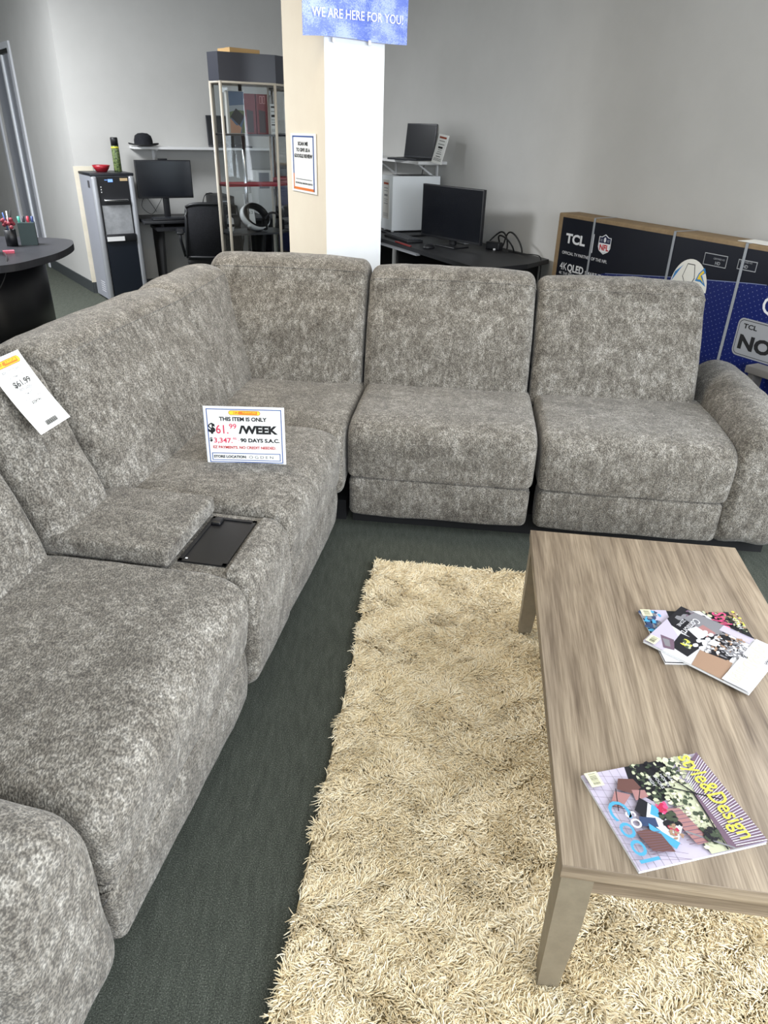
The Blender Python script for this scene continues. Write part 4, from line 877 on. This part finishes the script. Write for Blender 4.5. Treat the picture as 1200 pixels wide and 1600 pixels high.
for x0, x1, z0, z1 in ((1.20, 1.345, 1.0, 1.06), (1.41, 1.52, 1.01, 1.058)):
    tb([(x0, z0), (x1, z0), (x1, z1), (x0, z1)], -.0022, 0, ic); tb([(x0+.004, z0+.004), (x1-.004, z0+.004), (x1-.004, z1-.004), (x0+.004, z1-.004)], -.0026, 1, ic)
    v, f = bt('CERTIFIED HD', x0+.06 if x0 < 1.3 else x0+.012, z0+.034, .012, 0, 0, .07); ic.add([(a_[0], -.003, a_[2]) for a_ in v], f, 0)
    v, f = bt('HD', x0+.075 if x0 < 1.3 else x0+.03, z0+.010, .022, 0, .02); ic.add([(a_[0], -.003, a_[2]) for a_ in v], f, 0)
ic.build('icon_print', [GP, NAVY], TB)
bdg = flatMB(); 
def rrect(x0, z0, x1, z1, r): return [(cx+r*math.cos(R(a)), cz+r*math.sin(R(a))) for cx, cz, s_ in ((x1-r, z0+r, -90), (x1-r, z1-r, 0), (x0+r, z1-r, 90), (x0+r, z0+r, 180)) for a in range(s_, s_+91, 15)]
tb(rrect(1.50, .60, 1.95, .79, .03), -.0024, 0, bdg); tb(rrect(1.508, .608, 1.942, .782, .025), -.0028, 1, bdg); tb(rrect(1.511, .611, 1.939, .779, .023), -.0032, 0, bdg)
v, f = bt('TCL', 1.535, .742, .032, 1, .03, .08); bdg.add([(a_[0], -.0038, a_[2]) for a_ in v], f, 1); v, f = bt('NO.1', 1.525, .64, .095, 1, .045, .26); bdg.add([(a_[0], -.0038, a_[2]) for a_ in v], f, 1)
bo_ = bdg.build('badge', [mat('badge_silver', (176, 178, 182), .35, .3), INK], TB)
STR = mat('strap_grey', (150, 154, 160), .4)
for x in (.335, .97, 1.43):
    mb = MB(); mb.box(x, x+.016, -.005, -.0036, 0, BH_+.002); mb.box(x, x+.016, -.005, BT_+.002, BH_+.0005, BH_+.002); mb.build('strap', STR, TB)
mb = MB(); mb.box(1.36, 1.75, .02, .15, BH_+.0015, BH_+.003); mb.build('shipping_label', PAPER, TB)
for x in (.22, .62, .86): pass

# ------------------------------------------------------------------ narrow side table by the right arm
st_ = thing('side_table', 'narrow grey wood side table between the sofa arm and the television carton', 'table', M=Matrix.Translation((1.80, 3.49, 0)) @ Matrix.Rotation(R(-62), 4, 'Z'))
mb = MB(); mb.rbox(0, .55, -.02, .07, .565, .60, .002); mb.build('table_top', mat('grey_wood', (128, 124, 120), .5), st_)
for x in (.02, .50):
    mb = MB(); mb.box(x, x+.03, -.015, .06, 0, .565); mb.build('leg', mat('grey_wood2', (100, 97, 94), .5), st_)

# ------------------------------------------------------------------ reception desk
rd = thing('reception_desk', 'black reception desk with a rounded end at the far left', 'desk', M=Matrix.Translation((-3.4, 5.0, 0)))
edge = smooth_loop([(-1.6, .80), (.35, .80), (.85, .78), (1.02, .60), (1.10, .22), (1.08, -.10), (.97, -.42), (.55, -.62), (-.3, -.78), (-1.6, -.85)], 8, False)
mb = MB(); mb.prism(edge, .735, .78, sm=False); mb.build('desktop', m_noise('espresso_top', (44, 44, 48), (52, 52, 56), 8, .35, .02), rd)
cx_, cy_ = -.3, 0
mb = MB(); mb.prism([(cx_+(x-cx_)*.86, cy_+(y-cy_)*.80) for x, y in edge], 0, .735, sm=True); mb.build('front_body', mat('espresso', (14, 14, 18), .4), rd)
RD = lambda x, y: Matrix.Translation((x, y, .7805))
pcup = thing('pen_cup', 'dark pen cup with a red flower clump on the reception desk', 'cup', M=RD(-2.72, 5.36))
mb = MB(); mb.lathe([(.038, 0), (.04, .11), (.036, .11), (.034, .01), (.001, .008)], n=20); mb.build('cup', BLACK, pcup)
mb = MB(); random.seed(3)
for k in range(16): mb.lathe([(.001, -.014), (.012, -.008), (.015, 0), (.010, .010), (.001, .014)], (random.uniform(-.045, .045), random.uniform(-.04, .04), .15+random.uniform(-.03, .03)), n=8)
mb.build('flower_clump', mat('dull_red', (128, 44, 56), .7), pcup)
for k, c_k in enumerate((BLUEL, WHITE, INK)):
    mb = MB(); mb.tube([(-.01+.01*k, 0, .10), (-.03+.03*k, .01, .22+.01*k)], .004, n=6); mb.build('pen', c_k, pcup)
gb = thing('marker_box', 'dark green upright box of markers on the reception desk', 'box', M=RD(-2.63, 5.45) @ Matrix.Rotation(R(20), 4, 'Z'))
mb = MB(); mb.box(-.06, .05, -.04, .04, 0, .15); mb.build('box', mat('dark_green', (44, 62, 62), .5), gb)
for k, c_k in enumerate(((60, 150, 130), (30, 30, 40), (180, 40, 60), (40, 60, 110))):
    mb = MB(); mb.tube([(-.045+.028*k, 0, .12), (-.05+.03*k, .005, .19)], .009, n=8); mb.build('marker', mat('marker%d' % k, c_k, .5), gb)
mn = thing('office_phone', 'dark upright desk device at the left edge on the reception desk', 'device', M=RD(-2.80, 5.05) @ Matrix.Rotation(R(25), 4, 'Z'))
mb = MB(); mb.rbox(-.16, .07, -.02, .02, .03, .36, .01); mb.build('panel', BLACK, mn); mb = MB(); mb.rbox(-.12, .03, -.08, .08, 0, .03, .008); mb.build('foot', BLACK, mn)
for k, (x, y, c_k, lab) in enumerate(((-2.60, 5.05, (206, 90, 110), 'pink sticky note pad on the reception desk'), (-2.68, 4.98, (214, 206, 110), 'yellow sticky note pad on the reception desk'))):
    nb = thing('note_pad', lab, 'note pad', M=RD(x, y) @ Matrix.Rotation(R(30+25*k), 4, 'Z'))
    mb = MB(); mb.box(-.035, .035, -.02, .02, 0, .016); mb.build('pad', mat('pad%d' % k, c_k, .7), nb)
for k, P in enumerate(([(-2.62, 5.0, .79), (-2.55, 4.9, .80), (-2.47, 4.75, .79), (-2.44, 4.62, .70), (-2.50, 4.55, .60), (-2.62, 4.50, .57)], [(-2.75, 4.9, .79), (-2.66, 4.78, .80), (-2.60, 4.62, .78), (-2.585, 4.56, .70), (-2.60, 4.54, .6)], [(-2.80, 4.75, .79), (-2.70, 4.65, .80), (-2.64, 4.55, .77), (-2.64, 4.52, .68), (-2.70, 4.50, .60)])):
    cable(('black wire hanging lowest over the reception desk edge', 'black wire in the middle over the reception desk edge', 'black wire furthest left over the reception desk edge')[k], P, .0035, Matrix.Identity(4))

# ------------------------------------------------------------------ repeats share a group
GR = dict(magazine='magazines on the coffee table', laptop='open laptops on the wall shelves', desk_monitor='monitors on the desks', keyboard='keyboards on the desks', cable='loose black cables',
          game_box='boxed game consoles in the glass case', price_card='price cards in the glass case', note_pad='sticky note pads on the reception desk', wall_shelf='white wall shelves', computer_tower='computer towers on the desks')
for o in list(C.objects):
    if o.parent is None and o.get('label'):
        g = GR.get(o.name.split('.')[0])
        if g: o['group'] = g
